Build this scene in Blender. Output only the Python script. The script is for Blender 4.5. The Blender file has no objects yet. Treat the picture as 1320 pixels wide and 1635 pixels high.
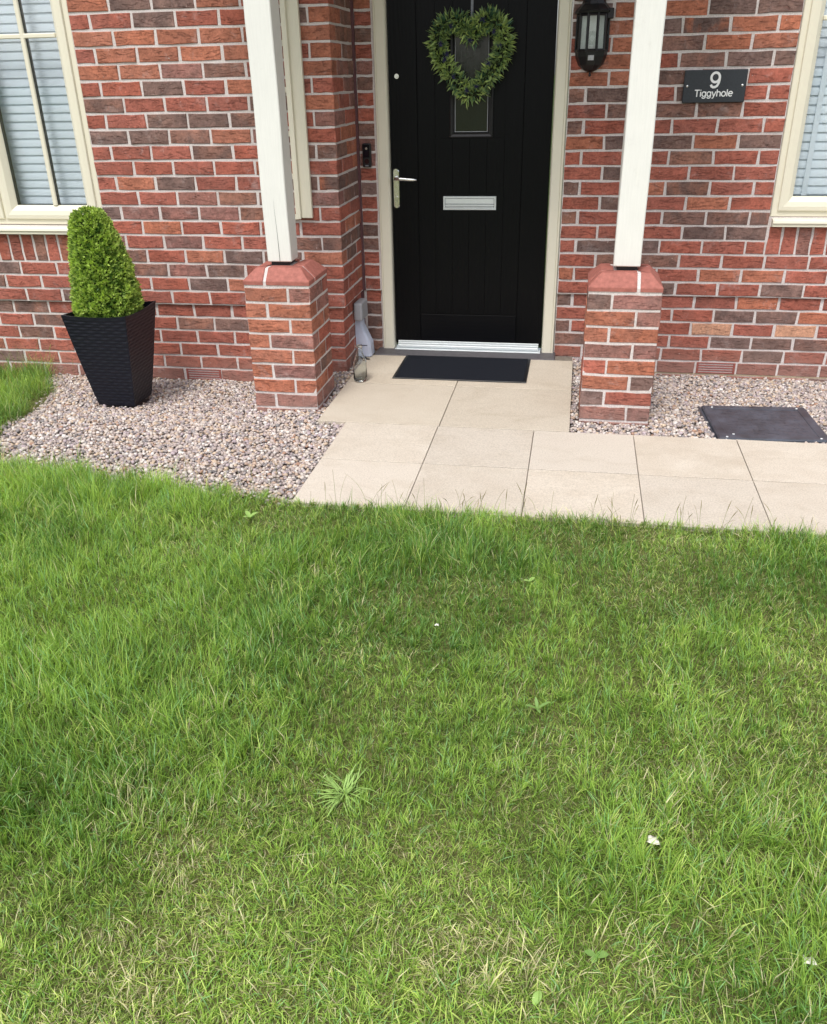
import bpy, bmesh, math, random
import numpy as np
from mathutils import Vector, Matrix

# ------------------------------------------------------------------ camera, sky, sun, exposure
S = bpy.context.scene
COL = S.collection
cam_d = bpy.data.cameras.new('camera')
cam = bpy.data.objects.new('camera', cam_d); COL.objects.link(cam)
cam.matrix_world = Matrix(((0.984721, -0.063724, 0.162063, -0.564607),
                           (0.173087, 0.460428, -0.870659, -5.101601),
                           (-0.019137, 0.885407, 0.464423, 1.123038), (0, 0, 0, 1)))
cam_d.sensor_fit = 'HORIZONTAL'; cam_d.sensor_width = 36.0
cam_d.lens = 37.9002; cam_d.shift_y = 0.02361
cam_d.clip_start = 0.05; cam_d.clip_end = 2000
S.camera = cam

SUN_EL, SUN_AZ = math.radians(60), math.radians(192)      # azimuth clockwise from +Y: behind the camera, to its left
world = bpy.data.worlds.new('World'); S.world = world; world.use_nodes = True
wn = world.node_tree.nodes; wl = world.node_tree.links
sky = wn.new('ShaderNodeTexSky'); sky.sky_type = 'NISHITA'; sky.sun_disc = False
sky.sun_elevation = SUN_EL; sky.sun_rotation = SUN_AZ
sky.air_density = 1.0; sky.dust_density = 3.0; sky.ozone_density = 1.0
hsv = wn.new('ShaderNodeHueSaturation'); hsv.inputs['Saturation'].default_value = 0.42
wl.new(sky.outputs[0], hsv.inputs['Color']); wl.new(hsv.outputs[0], wn['Background'].inputs[0])
wn['Background'].inputs[1].default_value = 0.15
sd = bpy.data.lights.new('sun', 'SUN'); sd.energy = 1.45; sd.angle = math.radians(15); sd.color = (1.0, 0.965, 0.92)
sun = bpy.data.objects.new('sun', sd); COL.objects.link(sun)
sdir = Vector((math.sin(SUN_AZ) * math.cos(SUN_EL), math.cos(SUN_AZ) * math.cos(SUN_EL), math.sin(SUN_EL)))
sun.rotation_euler = sdir.to_track_quat('Z', 'Y').to_euler()
S.view_settings.view_transform = 'Standard'; S.view_settings.look = 'None'
S.view_settings.gamma = 1.0; S.view_settings.exposure = 0.62
S.cycles.max_bounces = 8; S.cycles.transparent_max_bounces = 12

# ------------------------------------------------------------------ helpers
rnd = random.Random(7)
rng = np.random.default_rng(11)
ORG = {}                                   # world origin of every object (parents are only translated)

def org(o): return ORG.get(o.name, Vector((0, 0, 0))) if o else Vector((0, 0, 0))

def tag(o, label, cat, group=None):
    o['label'] = label; o['category'] = cat
    if group: o['group'] = group
    return o

def thing(name, loc, label, cat, group=None):
    o = bpy.data.objects.new(name, None); COL.objects.link(o)
    o.empty_display_size = 0.1; o.location = loc; ORG[o.name] = Vector(loc)
    return tag(o, label, cat, group)

def link_mesh(name, me, parent=None, wloc=None):
    """wloc: world place of the mesh origin"""
    o = bpy.data.objects.new(name, me); COL.objects.link(o)
    w = Vector(wloc) if wloc is not None else org(parent)
    o.parent = parent
    o.location = w - org(parent); ORG[o.name] = w
    return o

def to_obj(name, bm, mats, parent=None, wloc=None, smooth=False):
    """bm holds world coordinates; it is moved so that it stays put under its parent"""
    w = Vector(wloc) if wloc is not None else org(parent)
    bmesh.ops.translate(bm, verts=bm.verts, vec=-w)
    me = bpy.data.meshes.new(name); bm.to_mesh(me); bm.free()
    for m in (mats if isinstance(mats, (list, tuple)) else [mats]): me.materials.append(m)
    if smooth:
        me.polygons.foreach_set('use_smooth', [True] * len(me.polygons))
    return link_mesh(name, me, parent, w)

def box(bm, x0, x1, y0, y1, z0, z1, bev=0.0, mi=0, rot=None, seg=1):
    r = bmesh.ops.create_cube(bm, size=1.0)
    vs = r['verts']
    M = Matrix.Translation(((x0 + x1) / 2, (y0 + y1) / 2, (z0 + z1) / 2)) @ Matrix.Diagonal((x1 - x0, y1 - y0, z1 - z0, 1))
    bmesh.ops.transform(bm, matrix=M, verts=vs)
    fs = list({f for v in vs for f in v.link_faces})
    for f in fs: f.material_index = mi
    if bev > 0:
        es = list({e for v in vs for e in v.link_edges})
        rb = bmesh.ops.bevel(bm, geom=es, offset=bev, segments=seg, profile=0.5, affect='EDGES', material=-1)
        vs = list({v for f in rb['faces'] for v in f.verts} | {v for v in vs if v.is_valid})
        for f in {f for v in vs for f in v.link_faces}: f.material_index = mi
    if rot is not None:
        bmesh.ops.transform(bm, matrix=rot, verts=[v for v in vs if v.is_valid])
    return vs

def cyl(bm, p0, p1, r0, r1=None, n=16, mi=0, caps=True, smooth=True):
    p0, p1 = Vector(p0), Vector(p1); r1 = r0 if r1 is None else r1
    d = p1 - p0; q = d.to_track_quat('Z', 'Y').to_matrix()
    a = []; b = []
    for i in range(n):
        t = 2 * math.pi * i / n; v = q @ Vector((math.cos(t), math.sin(t), 0))
        a.append(bm.verts.new(p0 + v * r0)); b.append(bm.verts.new(p1 + v * r1))
    for i in range(n):
        f = bm.faces.new((a[i], a[(i + 1) % n], b[(i + 1) % n], b[i])); f.material_index = mi; f.smooth = smooth
    if caps:
        f = bm.faces.new(a[::-1]); f.material_index = mi
        f = bm.faces.new(b); f.material_index = mi

def lathe(bm, cx, cy, prof, n=24, mi=0, a0=0.0, a1=2 * math.pi, smooth=True):
    full = abs(a1 - a0 - 2 * math.pi) < 1e-6
    m = n if full else n + 1
    rings = []
    for r_, z_ in prof:
        rings.append([bm.verts.new((cx + r_ * math.cos(a0 + (a1 - a0) * i / n), cy + r_ * math.sin(a0 + (a1 - a0) * i / n), z_)) for i in range(m)])
    for A, B in zip(rings, rings[1:]):
        for i in range(m if full else m - 1):
            j = (i + 1) % m
            f = bm.faces.new((A[i], A[j], B[j], B[i])); f.material_index = mi; f.smooth = smooth
    return rings

def ring_frame(bm, x0, x1, z0, z1, prof, mi=0):
    """a mitred rectangular frame in the xz plane: prof = [(inset, y), ...] swept round the four sides"""
    loops = []
    for ins, y in prof:
        loops.append([bm.verts.new(c) for c in ((x0 + ins, y, z0 + ins), (x1 - ins, y, z0 + ins), (x1 - ins, y, z1 - ins), (x0 + ins, y, z1 - ins))])
    for A, B in zip(loops, loops[1:]):
        for i in range(4):
            j = (i + 1) % 4
            f = bm.faces.new((A[i], A[j], B[j], B[i])); f.material_index = mi

def mesh_np(name, co, tris, mat, parent=None, wloc=(0, 0, 0), col=None, smooth=False):
    me = bpy.data.meshes.new(name)
    nv, nt = len(co), len(tris)
    co = co - np.array(wloc)
    me.vertices.add(nv); me.vertices.foreach_set('co', np.ascontiguousarray(co, dtype=np.float32).ravel())
    me.loops.add(nt * 3); me.loops.foreach_set('vertex_index', np.ascontiguousarray(tris, dtype=np.int32).ravel())
    me.polygons.add(nt)
    me.polygons.foreach_set('loop_start', np.arange(nt, dtype=np.int32) * 3)
    me.polygons.foreach_set('use_smooth', np.full(nt, smooth))
    if col is not None:
        a = me.color_attributes.new('tint', 'FLOAT_COLOR', 'POINT')
        c4 = np.ones((nv, 4), dtype=np.float32); c4[:, :col.shape[1]] = col
        a.data.foreach_set('color', c4.ravel())
    me.update(); me.validate(clean_customdata=False)
    me.materials.append(mat)
    return link_mesh(name, me, parent, wloc)

def vnoise(x, y, scale, seed):
    """smooth value noise in 0..1"""
    g = np.random.default_rng(seed).random((64, 64))
    u = np.asarray(x) * scale + 1000.37; v = np.asarray(y) * scale + 1000.71
    i = np.floor(u).astype(int); j = np.floor(v).astype(int); fu = u - i; fv = v - j
    fu = fu * fu * (3 - 2 * fu); fv = fv * fv * (3 - 2 * fv)
    a = g[i % 64, j % 64]; b = g[(i + 1) % 64, j % 64]; c = g[i % 64, (j + 1) % 64]; d = g[(i + 1) % 64, (j + 1) % 64]
    return (a * (1 - fu) + b * fu) * (1 - fv) + (c * (1 - fu) + d * fu) * fv

def fnoise(x, y, scale, seed):
    return (vnoise(x, y, scale, seed) * 0.55 + vnoise(x, y, scale * 2.1, seed + 1) * 0.28 + vnoise(x, y, scale * 4.3, seed + 2) * 0.17)

def sm(a, b, t):
    t = np.clip((np.asarray(t) - a) / (b - a), 0, 1); return t * t * (3 - 2 * t)

# ------------------------------------------------------------------ materials
class NT:
    def __init__(s, name):
        s.m = bpy.data.materials.new(name); s.m.use_nodes = True; s.t = s.m.node_tree
        s.b = s.t.nodes['Principled BSDF']; s.out = s.t.nodes['Material Output']
    def n(s, typ, **kw):
        nd = s.t.nodes.new(typ)
        for k, v in kw.items():
            if hasattr(nd, k): setattr(nd, k, v)
            else: nd.inputs[k].default_value = v
        return nd
    def l(s, a, b): s.t.links.new(a, b)
    def coord(s, kind='Object', scale=(1, 1, 1), rnd_off=False):
        tc = s.n('ShaderNodeTexCoord'); mp = s.n('ShaderNodeMapping'); mp.inputs['Scale'].default_value = scale
        src = tc.outputs[kind]
        if rnd_off:
            oi = s.n('ShaderNodeObjectInfo'); mu = s.n('ShaderNodeMath', operation='MULTIPLY'); mu.inputs[1].default_value = 37.0
            s.l(oi.outputs['Random'], mu.inputs[0])
            cx = s.n('ShaderNodeCombineXYZ')
            for i in range(3): s.l(mu.outputs[0], cx.inputs[i])
            ad = s.n('ShaderNodeVectorMath', operation='ADD'); s.l(src, ad.inputs[0]); s.l(cx.outputs[0], ad.inputs[1]); src = ad.outputs[0]
        s.l(src, mp.inputs['Vector']); return mp.outputs[0]
    def noise(s, vec, scale, detail=4, rough=0.55, dist=0.0):
        nd = s.n('ShaderNodeTexNoise'); nd.inputs['Scale'].default_value = scale; nd.inputs['Detail'].default_value = detail
        nd.inputs['Roughness'].default_value = rough; nd.inputs['Distortion'].default_value = dist
        s.l(vec, nd.inputs['Vector']); return nd.outputs['Fac']
    def ramp(s, fac, stops):
        r = s.n('ShaderNodeValToRGB'); e = r.color_ramp.elements
        while len(e) < len(stops): e.new(0.5)
        for el, (p, c) in zip(e, stops):
            el.position = p; el.color = (c, c, c, 1) if not isinstance(c, tuple) else (*c, 1)
        s.l(fac, r.inputs[0]); return r.outputs[0]
    def mix(s, fac, a, b, mode='MIX'):
        m = s.n('ShaderNodeMix', data_type='RGBA', blend_type=mode)
        for v, i in ((fac, 0), (a, 6), (b, 7)):
            if isinstance(v, (int, float)): m.inputs[i].default_value = v
            elif isinstance(v, tuple): m.inputs[i].default_value = (*v, 1)
            else: s.l(v, m.inputs[i])
        return m.outputs[2]
    def math(s, op, a, b=None):
        m = s.n('ShaderNodeMath', operation=op)
        for v, i in ((a, 0), (b, 1)):
            if v is None: continue
            if isinstance(v, (int, float)): m.inputs[i].default_value = v
            else: s.l(v, m.inputs[i])
        return m.outputs[0]
    def bump(s, h, strength, dist, prev=None):
        b = s.n('ShaderNodeBump'); b.inputs['Strength'].default_value = strength; b.inputs['Distance'].default_value = dist
        s.l(h, b.inputs['Height'])
        if prev is not None: s.l(prev, b.inputs['Normal'])
        return b.outputs[0]
    def set(s, col=None, rough=None, normal=None, metal=None, spec=None, **kw):
        B = s.b.inputs
        for k, v in (('Base Color', col), ('Roughness', rough), ('Normal', normal), ('Metallic', metal), ('Specular IOR Level', spec)):
            if v is None: continue
            if isinstance(v, (int, float)): B[k].default_value = v
            elif isinstance(v, tuple): B[k].default_value = (*v, 1)
            else: s.l(v, B[k])
        for k, v in kw.items(): B[k].default_value = v
        return s.m

def brick_material():
    M = NT('brick_clay')
    oi = M.n('ShaderNodeObjectInfo')
    v = M.coord('Object', (1, 1, 1), True)
    vs = M.coord('Object', (0.8, 0.8, 3.2), True)
    smoke = M.ramp(M.noise(v, 8.0, 4, 0.6, 0.8), [(0.36, 0.0), (0.60, 1.0)])
    smoke = M.math('MULTIPLY', smoke, oi.outputs['Alpha'])
    c = M.mix(smoke, oi.outputs['Color'], (0.150, 0.098, 0.087))
    fine = M.ramp(M.noise(v, 95.0, 6, 0.65), [(0.25, 0.62), (0.75, 1.30)])
    c = M.mix(1.0, c, fine, 'MULTIPLY')
    med = M.ramp(M.noise(v, 17.0, 4, 0.6), [(0.3, 0.80), (0.7, 1.18)])
    c = M.mix(1.0, c, med, 'MULTIPLY')
    crease = M.noise(vs, 15.0, 5, 0.6, 2.2)
    cr = M.ramp(crease, [(0.30, 0.0), (0.46, 1.0)])
    c = M.mix(M.math('MULTIPLY', M.math('SUBTRACT', 1.0, cr), 0.42), c, (0.11, 0.035, 0.028))  # shade in the creases painted into the brick colour
    ge = M.n('ShaderNodeNewGeometry'); sz = M.n('ShaderNodeSeparateXYZ'); M.l(ge.outputs['Position'], sz.inputs[0])
    mrg = M.n('ShaderNodeMapRange'); M.l(M.math('ADD', sz.outputs[2], M.math('MULTIPLY', M.noise(v, 14.0, 4, 0.6), 0.16)), mrg.inputs['Value'])
    mrg.inputs['From Min'].default_value = -0.34; mrg.inputs['From Max'].default_value = -0.16; mrg.inputs['To Min'].default_value = 0.45; mrg.inputs['To Max'].default_value = 0.0
    c = M.mix(mrg.outputs[0], c, (0.33, 0.225, 0.185))
    bloom = M.ramp(M.noise(v, 11.0, 5, 0.7, 0.4), [(0.58, 0.0), (0.80, 0.45)])
    c = M.mix(bloom, c, (0.52, 0.44, 0.42))
    speck = M.ramp(M.noise(v, 70.0, 2, 0.5), [(0.74, 0.0), (0.78, 0.7)])
    c = M.mix(speck, c, (0.55, 0.48, 0.45))
    n = M.bump(cr, 0.9, 0.004); n = M.bump(M.noise(v, 110.0, 5, 0.7), 0.7, 0.003, n)
    return M.set(c, 0.88, n, spec=0.25)

def mortar_material(name, col, dark):
    M = NT(name); v = M.coord('Object')
    c = M.mix(M.ramp(M.noise(v, 6.0, 5, 0.65), [(0.3, 0.0), (0.7, 1.0)]), col, dark)
    c = M.mix(1.0, c, M.ramp(M.noise(v, 160.0, 4, 0.7), [(0.25, 0.72), (0.75, 1.2)]), 'MULTIPLY')
    n = M.bump(M.noise(v, 60.0, 6, 0.7), 0.6, 0.006)
    return M.set(c, 0.95, n, spec=0.1)

def paint_material(name, col, rough=0.4, var=0.06, bump=0.0, grain=None, dirt=0.0):
    M = NT(name); v = M.coord('Object', (1, 1, 1), True)
    a = tuple(min(1, x * (1 + var)) for x in col); b = tuple(x * (1 - var) for x in col)
    c = M.mix(M.noise(v, 9.0, 5, 0.6), b, a)
    n = None
    if dirt:
        d = M.ramp(M.noise(v, 14.0, 6, 0.75), [(0.58, 0.0), (0.78, dirt)])
        c = M.mix(d, c, (0.30, 0.27, 0.22))
    if grain:
        vg = M.coord('Object', grain, True)
        g = M.noise(vg, 10.0, 5, 0.6, 0.5)
        c = M.mix(1.0, c, M.ramp(g, [(0.3, 0.955), (0.7, 1.02)]), 'MULTIPLY')
        n = M.bump(g, 0.18, 0.002)
    elif bump:
        n = M.bump(M.noise(v, 300.0, 4, 0.6), bump, 0.001)
    r = M.ramp(M.noise(v, 25.0, 4, 0.6), [(0.3, max(0.02, rough - 0.06)), (0.7, rough + 0.08)])
    return M.set(c, r, n)

def metal_material(name, col, rough):
    M = NT(name); v = M.coord('Object')
    return M.set(col, M.ramp(M.noise(v, 40.0, 5, 0.6), [(0.3, rough * 0.8), (0.7, rough * 1.3)]), None, 1.0)

def glass_material(name, tint=(1, 1, 1), ior=1.5):
    m = bpy.data.materials.new(name); m.use_nodes = True; t = m.node_tree; t.nodes.clear()
    o = t.nodes.new('ShaderNodeOutputMaterial'); tr = t.nodes.new('ShaderNodeBsdfTransparent'); gl = t.nodes.new('ShaderNodeBsdfGlossy')
    fr = t.nodes.new('ShaderNodeFresnel'); mx = t.nodes.new('ShaderNodeMixShader')
    tr.inputs[0].default_value = (*tint, 1); gl.inputs['Roughness'].default_value = 0.015; fr.inputs[0].default_value = ior
    nz = t.nodes.new('ShaderNodeTexNoise'); nz.inputs['Scale'].default_value = 2.2; bp = t.nodes.new('ShaderNodeBump')
    bp.inputs['Strength'].default_value = 0.04; bp.inputs['Distance'].default_value = 0.02
    t.links.new(nz.outputs['Fac'], bp.inputs['Height']); t.links.new(bp.outputs[0], gl.inputs['Normal'])
    mu = t.nodes.new('ShaderNodeMath'); mu.operation = 'MULTIPLY'; mu.inputs[1].default_value = 2.0; mu.use_clamp = True
    ge = t.nodes.new('ShaderNodeNewGeometry'); mr = t.nodes.new('ShaderNodeMapRange'); mr.inputs['To Min'].default_value = ior; mr.inputs['To Max'].default_value = 1 / ior
    t.links.new(ge.outputs['Backfacing'], mr.inputs['Value']); t.links.new(mr.outputs[0], fr.inputs[0])
    t.links.new(fr.outputs[0], mu.inputs[0]); t.links.new(mu.outputs[0], mx.inputs[0])
    t.links.new(tr.outputs[0], mx.inputs[1]); t.links.new(gl.outputs[0], mx.inputs[2]); t.links.new(mx.outputs[0], o.inputs[0])
    return m

def leaf_material(name, trans=0.35, rough=0.5, gain=1.0):
    M = NT(name)
    at = M.n('ShaderNodeVertexColor'); at.layer_name = 'tint'
    M.set(at.outputs['Color'], rough, spec=0.35)
    tl = M.n('ShaderNodeBsdfTranslucent'); c = M.mix(1.0, at.outputs['Color'], (1.25 * gain, 1.3 * gain, 0.6 * gain), 'MULTIPLY')
    M.l(c, tl.inputs['Color']); mx = M.n('ShaderNodeMixShader'); mx.inputs[0].default_value = trans
    M.l(M.b.outputs[0], mx.inputs[1]); M.l(tl.outputs[0], mx.inputs[2]); M.l(mx.outputs[0], M.out.inputs['Surface'])
    return M.m

def pebble_material():
    M = NT('river_pebble'); at = M.n('ShaderNodeVertexColor'); at.layer_name = 'tint'
    v = M.coord('Object')
    c = M.mix(1.0, at.outputs['Color'], M.ramp(M.noise(v, 130.0, 4, 0.6), [(0.3, 0.80), (0.7, 1.15)]), 'MULTIPLY')
    return M.set(c, 0.72, M.bump(M.noise(v, 300.0, 3, 0.6), 0.3, 0.001), spec=0.35)

def slab_material():
    M = NT('riven_slab'); v = M.coord('Object', (1, 1, 1), True); vw = M.coord('Object', (1, 1.6, 1), True)
    oi = M.n('ShaderNodeObjectInfo')
    c = M.mix(M.ramp(M.noise(v, 5.0, 6, 0.7, 0.4), [(0.30, 0.0), (0.72, 1.0)]), (0.510, 0.450, 0.372), (0.610, 0.560, 0.485))
    c = M.mix(M.math('MULTIPLY', oi.outputs['Random'], 0.8), c, (0.55, 0.505, 0.445))
    c = M.mix(M.ramp(M.noise(vw, 3.0, 6, 0.75, 1.0), [(0.50, 0.0), (0.78, 0.60)]), c, (0.42, 0.36, 0.285))
    sp = M.noise(v, 170.0, 5, 0.75)
    c = M.mix(1.0, c, M.ramp(sp, [(0.28, 0.64), (0.5, 1.0), (0.75, 1.20)]), 'MULTIPLY')
    c = M.mix(M.ramp(M.noise(v, 240.0, 2, 0.5), [(0.70, 0.0), (0.76, 0.45)]), c, (0.26, 0.21, 0.17))
    c = M.mix(1.0, c, oi.outputs['Color'], 'MULTIPLY')
    n = M.bump(M.noise(v, 45.0, 6, 0.65), 0.28, 0.003); n = M.bump(sp, 0.2, 0.001, n)
    return M.set(c, 0.85, n, spec=0.25)

def soil_material(name, a, b, g):
    M = NT(name); v = M.coord('Object')
    c = M.mix(M.ramp(M.noise(v, 9.0, 7, 0.7), [(0.3, 0.0), (0.7, 1.0)]), a, b)
    c = M.mix(M.ramp(M.noise(v, 2.3, 5, 0.65), [(0.4, 0.0), (0.65, 0.8)]), c, g)
    c = M.mix(1.0, c, M.ramp(M.noise(v, 90.0, 5, 0.75), [(0.25, 0.45), (0.75, 1.35)]), 'MULTIPLY')
    return M.set(c, 0.95, M.bump(M.noise(v, 60.0, 6, 0.75), 0.9, 0.015), spec=0.1)

def door_material():
    M = NT('black_door_skin'); v = M.coord('Object', (7.0, 1.0, 1.0)); 
    w = M.n('ShaderNodeTexWave', wave_type='BANDS', bands_direction='X'); w.inputs['Scale'].default_value = 2.2
    w.inputs['Distortion'].default_value = 9.0; w.inputs['Detail'].default_value = 3.0; w.inputs['Detail Scale'].default_value = 0.9
    M.l(v, w.inputs['Vector'])
    vf = M.coord('Object', (60.0, 1.0, 3.0)); f = M.noise(vf, 4.0, 4, 0.6)
    n = M.bump(w.outputs['Fac'], 0.22, 0.0012); n = M.bump(f, 0.25, 0.0008, n)
    return M.set((0.0016, 0.0018, 0.0026), 0.38, n, spec=0.14)

def door_rail_material():
    M = NT('black_door_rail'); v = M.coord('Object', (1.0, 1.0, 5.0))
    w = M.n('ShaderNodeTexWave', wave_type='BANDS', bands_direction='Z'); w.inputs['Scale'].default_value = 2.6
    w.inputs['Distortion'].default_value = 8.0; w.inputs['Detail'].default_value = 2.0
    M.l(v, w.inputs['Vector'])
    return M.set((0.0016, 0.0018, 0.003), 0.36, M.bump(w.outputs['Fac'], 0.16, 0.001), spec=0.16)

def upper_brick_material():
    M = NT('upper_brickwork'); tc = M.n('ShaderNodeTexCoord'); sx = M.n('ShaderNodeSeparateXYZ'); cx = M.n('ShaderNodeCombineXYZ')
    M.l(tc.outputs['Object'], sx.inputs[0])
    M.l(M.math('ADD', sx.outputs[0], sx.outputs[1]), cx.inputs[0]); M.l(sx.outputs[2], cx.inputs[1])
    b = M.n('ShaderNodeTexBrick'); b.inputs['Scale'].default_value = 1.0; b.inputs['Brick Width'].default_value = 0.225
    b.inputs['Row Height'].default_value = 0.075; b.inputs['Mortar Size'].default_value = 0.005
    b.inputs['Color1'].default_value = (0.30, 0.095, 0.06, 1); b.inputs['Color2'].default_value = (0.16, 0.075, 0.055, 1)
    b.inputs['Mortar'].default_value = (0.52, 0.46, 0.44, 1); M.l(cx.outputs[0], b.inputs['Vector'])
    return M.set(b.outputs['Color'], 0.9)

def shaded(name, col, rough, nscale=80, amp=0.25, bump=0.3, spec=0.4):
    M = NT(name); v = M.coord('Object')
    c = M.mix(1.0, col, M.ramp(M.noise(v, nscale, 5, 0.65), [(0.3, 1 - amp), (0.7, 1 + amp)]), 'MULTIPLY')
    return M.set(c, rough, M.bump(M.noise(v, nscale * 2, 4, 0.6), bump, 0.001), spec=spec)

m_brick = brick_material()
m_mortar = mortar_material('lime_mortar', (0.69, 0.635, 0.615), (0.57, 0.515, 0.49))
m_dpc = mortar_material('sandy_mortar', (0.46, 0.37, 0.26), (0.36, 0.29, 0.21))
m_upper = upper_brick_material()
m_cream = paint_material('cream_upvc', (0.73, 0.69, 0.555), 0.33, 0.025)
m_frame = paint_material('stone_frame_paint', (0.74, 0.70, 0.57), 0.4, 0.03, dirt=0.10)
m_trellis = paint_material('cream_timber', (0.70, 0.665, 0.535), 0.5, 0.04, grain=(14, 14, 1.2), dirt=0.10)
m_post = paint_material('white_timber', (0.745, 0.745, 0.70), 0.5, 0.04, grain=(16, 16, 0.9), dirt=0.16)
m_door = door_material(); m_rail = door_rail_material()
m_silver = shaded('satin_aluminium', (0.70, 0.745, 0.755), 0.32, 30, 0.03, 0.0, 0.5); m_silver.node_tree.nodes['Principled BSDF'].inputs['Metallic'].default_value = 0.3
m_chrome = metal_material('polished_chrome', (0.80, 0.81, 0.80), 0.2)
m_black = shaded('black_plastic', (0.012, 0.012, 0.014), 0.35, 60, 0.2, 0.2)
m_iron = shaded('black_powder_coat', (0.010, 0.010, 0.012), 0.38, 90, 0.2, 0.25)
m_gasket = shaded('black_gasket', (0.008, 0.008, 0.009), 0.6)
m_glass = glass_material('window_glass')
m_lampglass = glass_material('lantern_glass', (0.93, 0.96, 0.95))
m_slat = shaded('sky_tinted_white_slat', (0.66, 0.765, 0.84), 0.5, 8, 0.04, 0.05)  # white slats; the blue sky reflection on the glass is put into this colour
m_room = shaded('dim_room', (0.05, 0.05, 0.05), 0.9)
m_plate = shaded('slate_plate', (0.030, 0.035, 0.042), 0.5, 120, 0.15, 0.3)
m_white = paint_material('white_lettering', (0.82, 0.83, 0.82), 0.5, 0.01)
m_coping = shaded('smooth_red_coping', (0.330, 0.118, 0.093), 0.70, 45, 0.24, 0.4, 0.3)
m_plinth = shaded('smooth_red_air_brick', (0.28, 0.082, 0.065), 0.7, 60, 0.15, 0.2)
m_slab = slab_material()
m_bed = shaded('dark_jointing', (0.19, 0.165, 0.135), 0.95, 60, 0.3, 0.5)
m_matrib = shaded('ribbed_rubber', (0.011, 0.013, 0.019), 0.8, 200, 0.5, 0.7, 0.2)
m_sill = shaded('grey_door_sill', (0.095, 0.088, 0.095), 0.55, 40, 0.25, 0.3)
m_pebble = pebble_material()
m_gravelbed = shaded('gravel_bed', (0.20, 0.175, 0.16), 0.95, 40, 0.4, 0.8)
m_soil = soil_material('lawn_thatch', (0.12, 0.125, 0.045), (0.25, 0.235, 0.10), (0.11, 0.145, 0.042))
m_ground = soil_material('distant_turf', (0.05, 0.085, 0.02), (0.08, 0.11, 0.03), (0.06, 0.10, 0.025))
m_grass = leaf_material('grass_blade', 0.46, 0.42)
m_leaf = leaf_material('box_leaf', 0.32, 0.42)
m_wleaf = leaf_material('wreath_leaf', 0.15, 0.45)
m_utility = shaded('grey_utility_plastic', (0.33, 0.335, 0.36), 0.5, 30, 0.06, 0.1)
m_duct = shaded('lilac_grey_plastic', (0.50, 0.54, 0.66), 0.45, 30, 0.06, 0.1)
m_seal = shaded('plum_mastic', (0.115, 0.050, 0.055), 0.7, 60, 0.2, 0.3)
m_bark = shaded('woody_stem', (0.10, 0.07, 0.045), 0.9)
m_cover = shaded('black_cover_plastic', (0.055, 0.064, 0.084), 0.30, 14, 0.5, 0.10, 0.55)
m_compost = shaded('compost', (0.03, 0.022, 0.015), 0.95, 60, 0.5, 1.0)
m_ribbon = shaded('grey_ribbon', (0.22, 0.23, 0.26), 0.5)
m_flower = shaded('navy_flower', (0.042, 0.040, 0.105), 0.8, 80, 0.4)
m_soffit = paint_material('soffit_paint', (0.62, 0.60, 0.54), 0.6, 0.03)
m_tile = shaded('dark_roof_tile', (0.10, 0.07, 0.06), 0.8)
m_dry = shaded('dry_white_petal', (0.72, 0.68, 0.62), 0.8, 60, 0.15)

# ------------------------------------------------------------------ brick pieces (shared meshes)
BH, BD = 0.0632, 0.1025
_brick_cache = {}
def brick_mesh(lx, h=BH, d=BD, flatcol=False):
    lx = round(lx / 0.004) * 0.004
    key = (lx, h, d, rnd.randrange(7) if lx > 0.15 or h > 0.1 else rnd.randrange(4))
    if key in _brick_cache: return _brick_cache[key]
    r = random.Random(hash(key) & 0xffff)
    vert = h > lx
    nx, nz = (1, 3) if vert else (3, 1)
    bound = []
    X = [-lx / 2 + lx * i / nx for i in range(nx + 1)]; Z = [-h / 2 + h * i / nz for i in range(nz + 1)]
    for x in X: bound.append((x, Z[0]))
    for z in Z[1:]: bound.append((X[-1], z))
    for x in X[-2::-1]: bound.append((x, Z[-1]))
    for z in Z[-2:0:-1]: bound.append((X[0], z))
    J = [(r.uniform(-1, 1) * 0.0024, r.uniform(-1, 1) * 0.0021) for _ in bound]
    co = []; c = 0.0028
    for (x, z), (a, b) in zip(bound, J):              # front rim, drawn in by the chamfer
        sx = -1 if x > lx / 2 - 1e-6 else (1 if x < -lx / 2 + 1e-6 else 0)
        sz = -1 if z > h / 2 - 1e-6 else (1 if z < -h / 2 + 1e-6 else 0)
        co.append((x + sx * c + a, r.uniform(-0.0015, 0.0012), z + sz * c + b))
    for (x, z), (a, b) in zip(bound, J): co.append((x + a, c + 0.001, z + b))
    for (x, z) in bound: co.append((x, d, z))
    n = len(bound); F = []
    if not vert: front = [(i, i + 1, n - nx - nz * 0 + 0, 0) for i in ()]
    # front faces: strip between the two long edges
    if not vert:
        top = [nx + nz + (nx - i) for i in range(nx + 1)]
        for i in range(nx): F.append((i, i + 1, top[i + 1], top[i]))
    else:
        left = [0] + [n - j for j in range(1, nz)] + [nx + nz + nx]
        right = [nx + j for j in range(nz + 1)]
        for j in range(nz): F.append((left[j], right[j], right[j + 1], left[j + 1]))
    for i in range(n):
        j = (i + 1) % n
        F.append((i, i + n, j + n, j)); F.append((i + n, i + 2 * n, j + 2 * n, j + n))
    me = bpy.data.meshes.new('brick'); me.from_pydata(co, [], F); me.update()
    me.materials.append(m_brick)
    _brick_cache[key] = me
    return me

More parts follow.
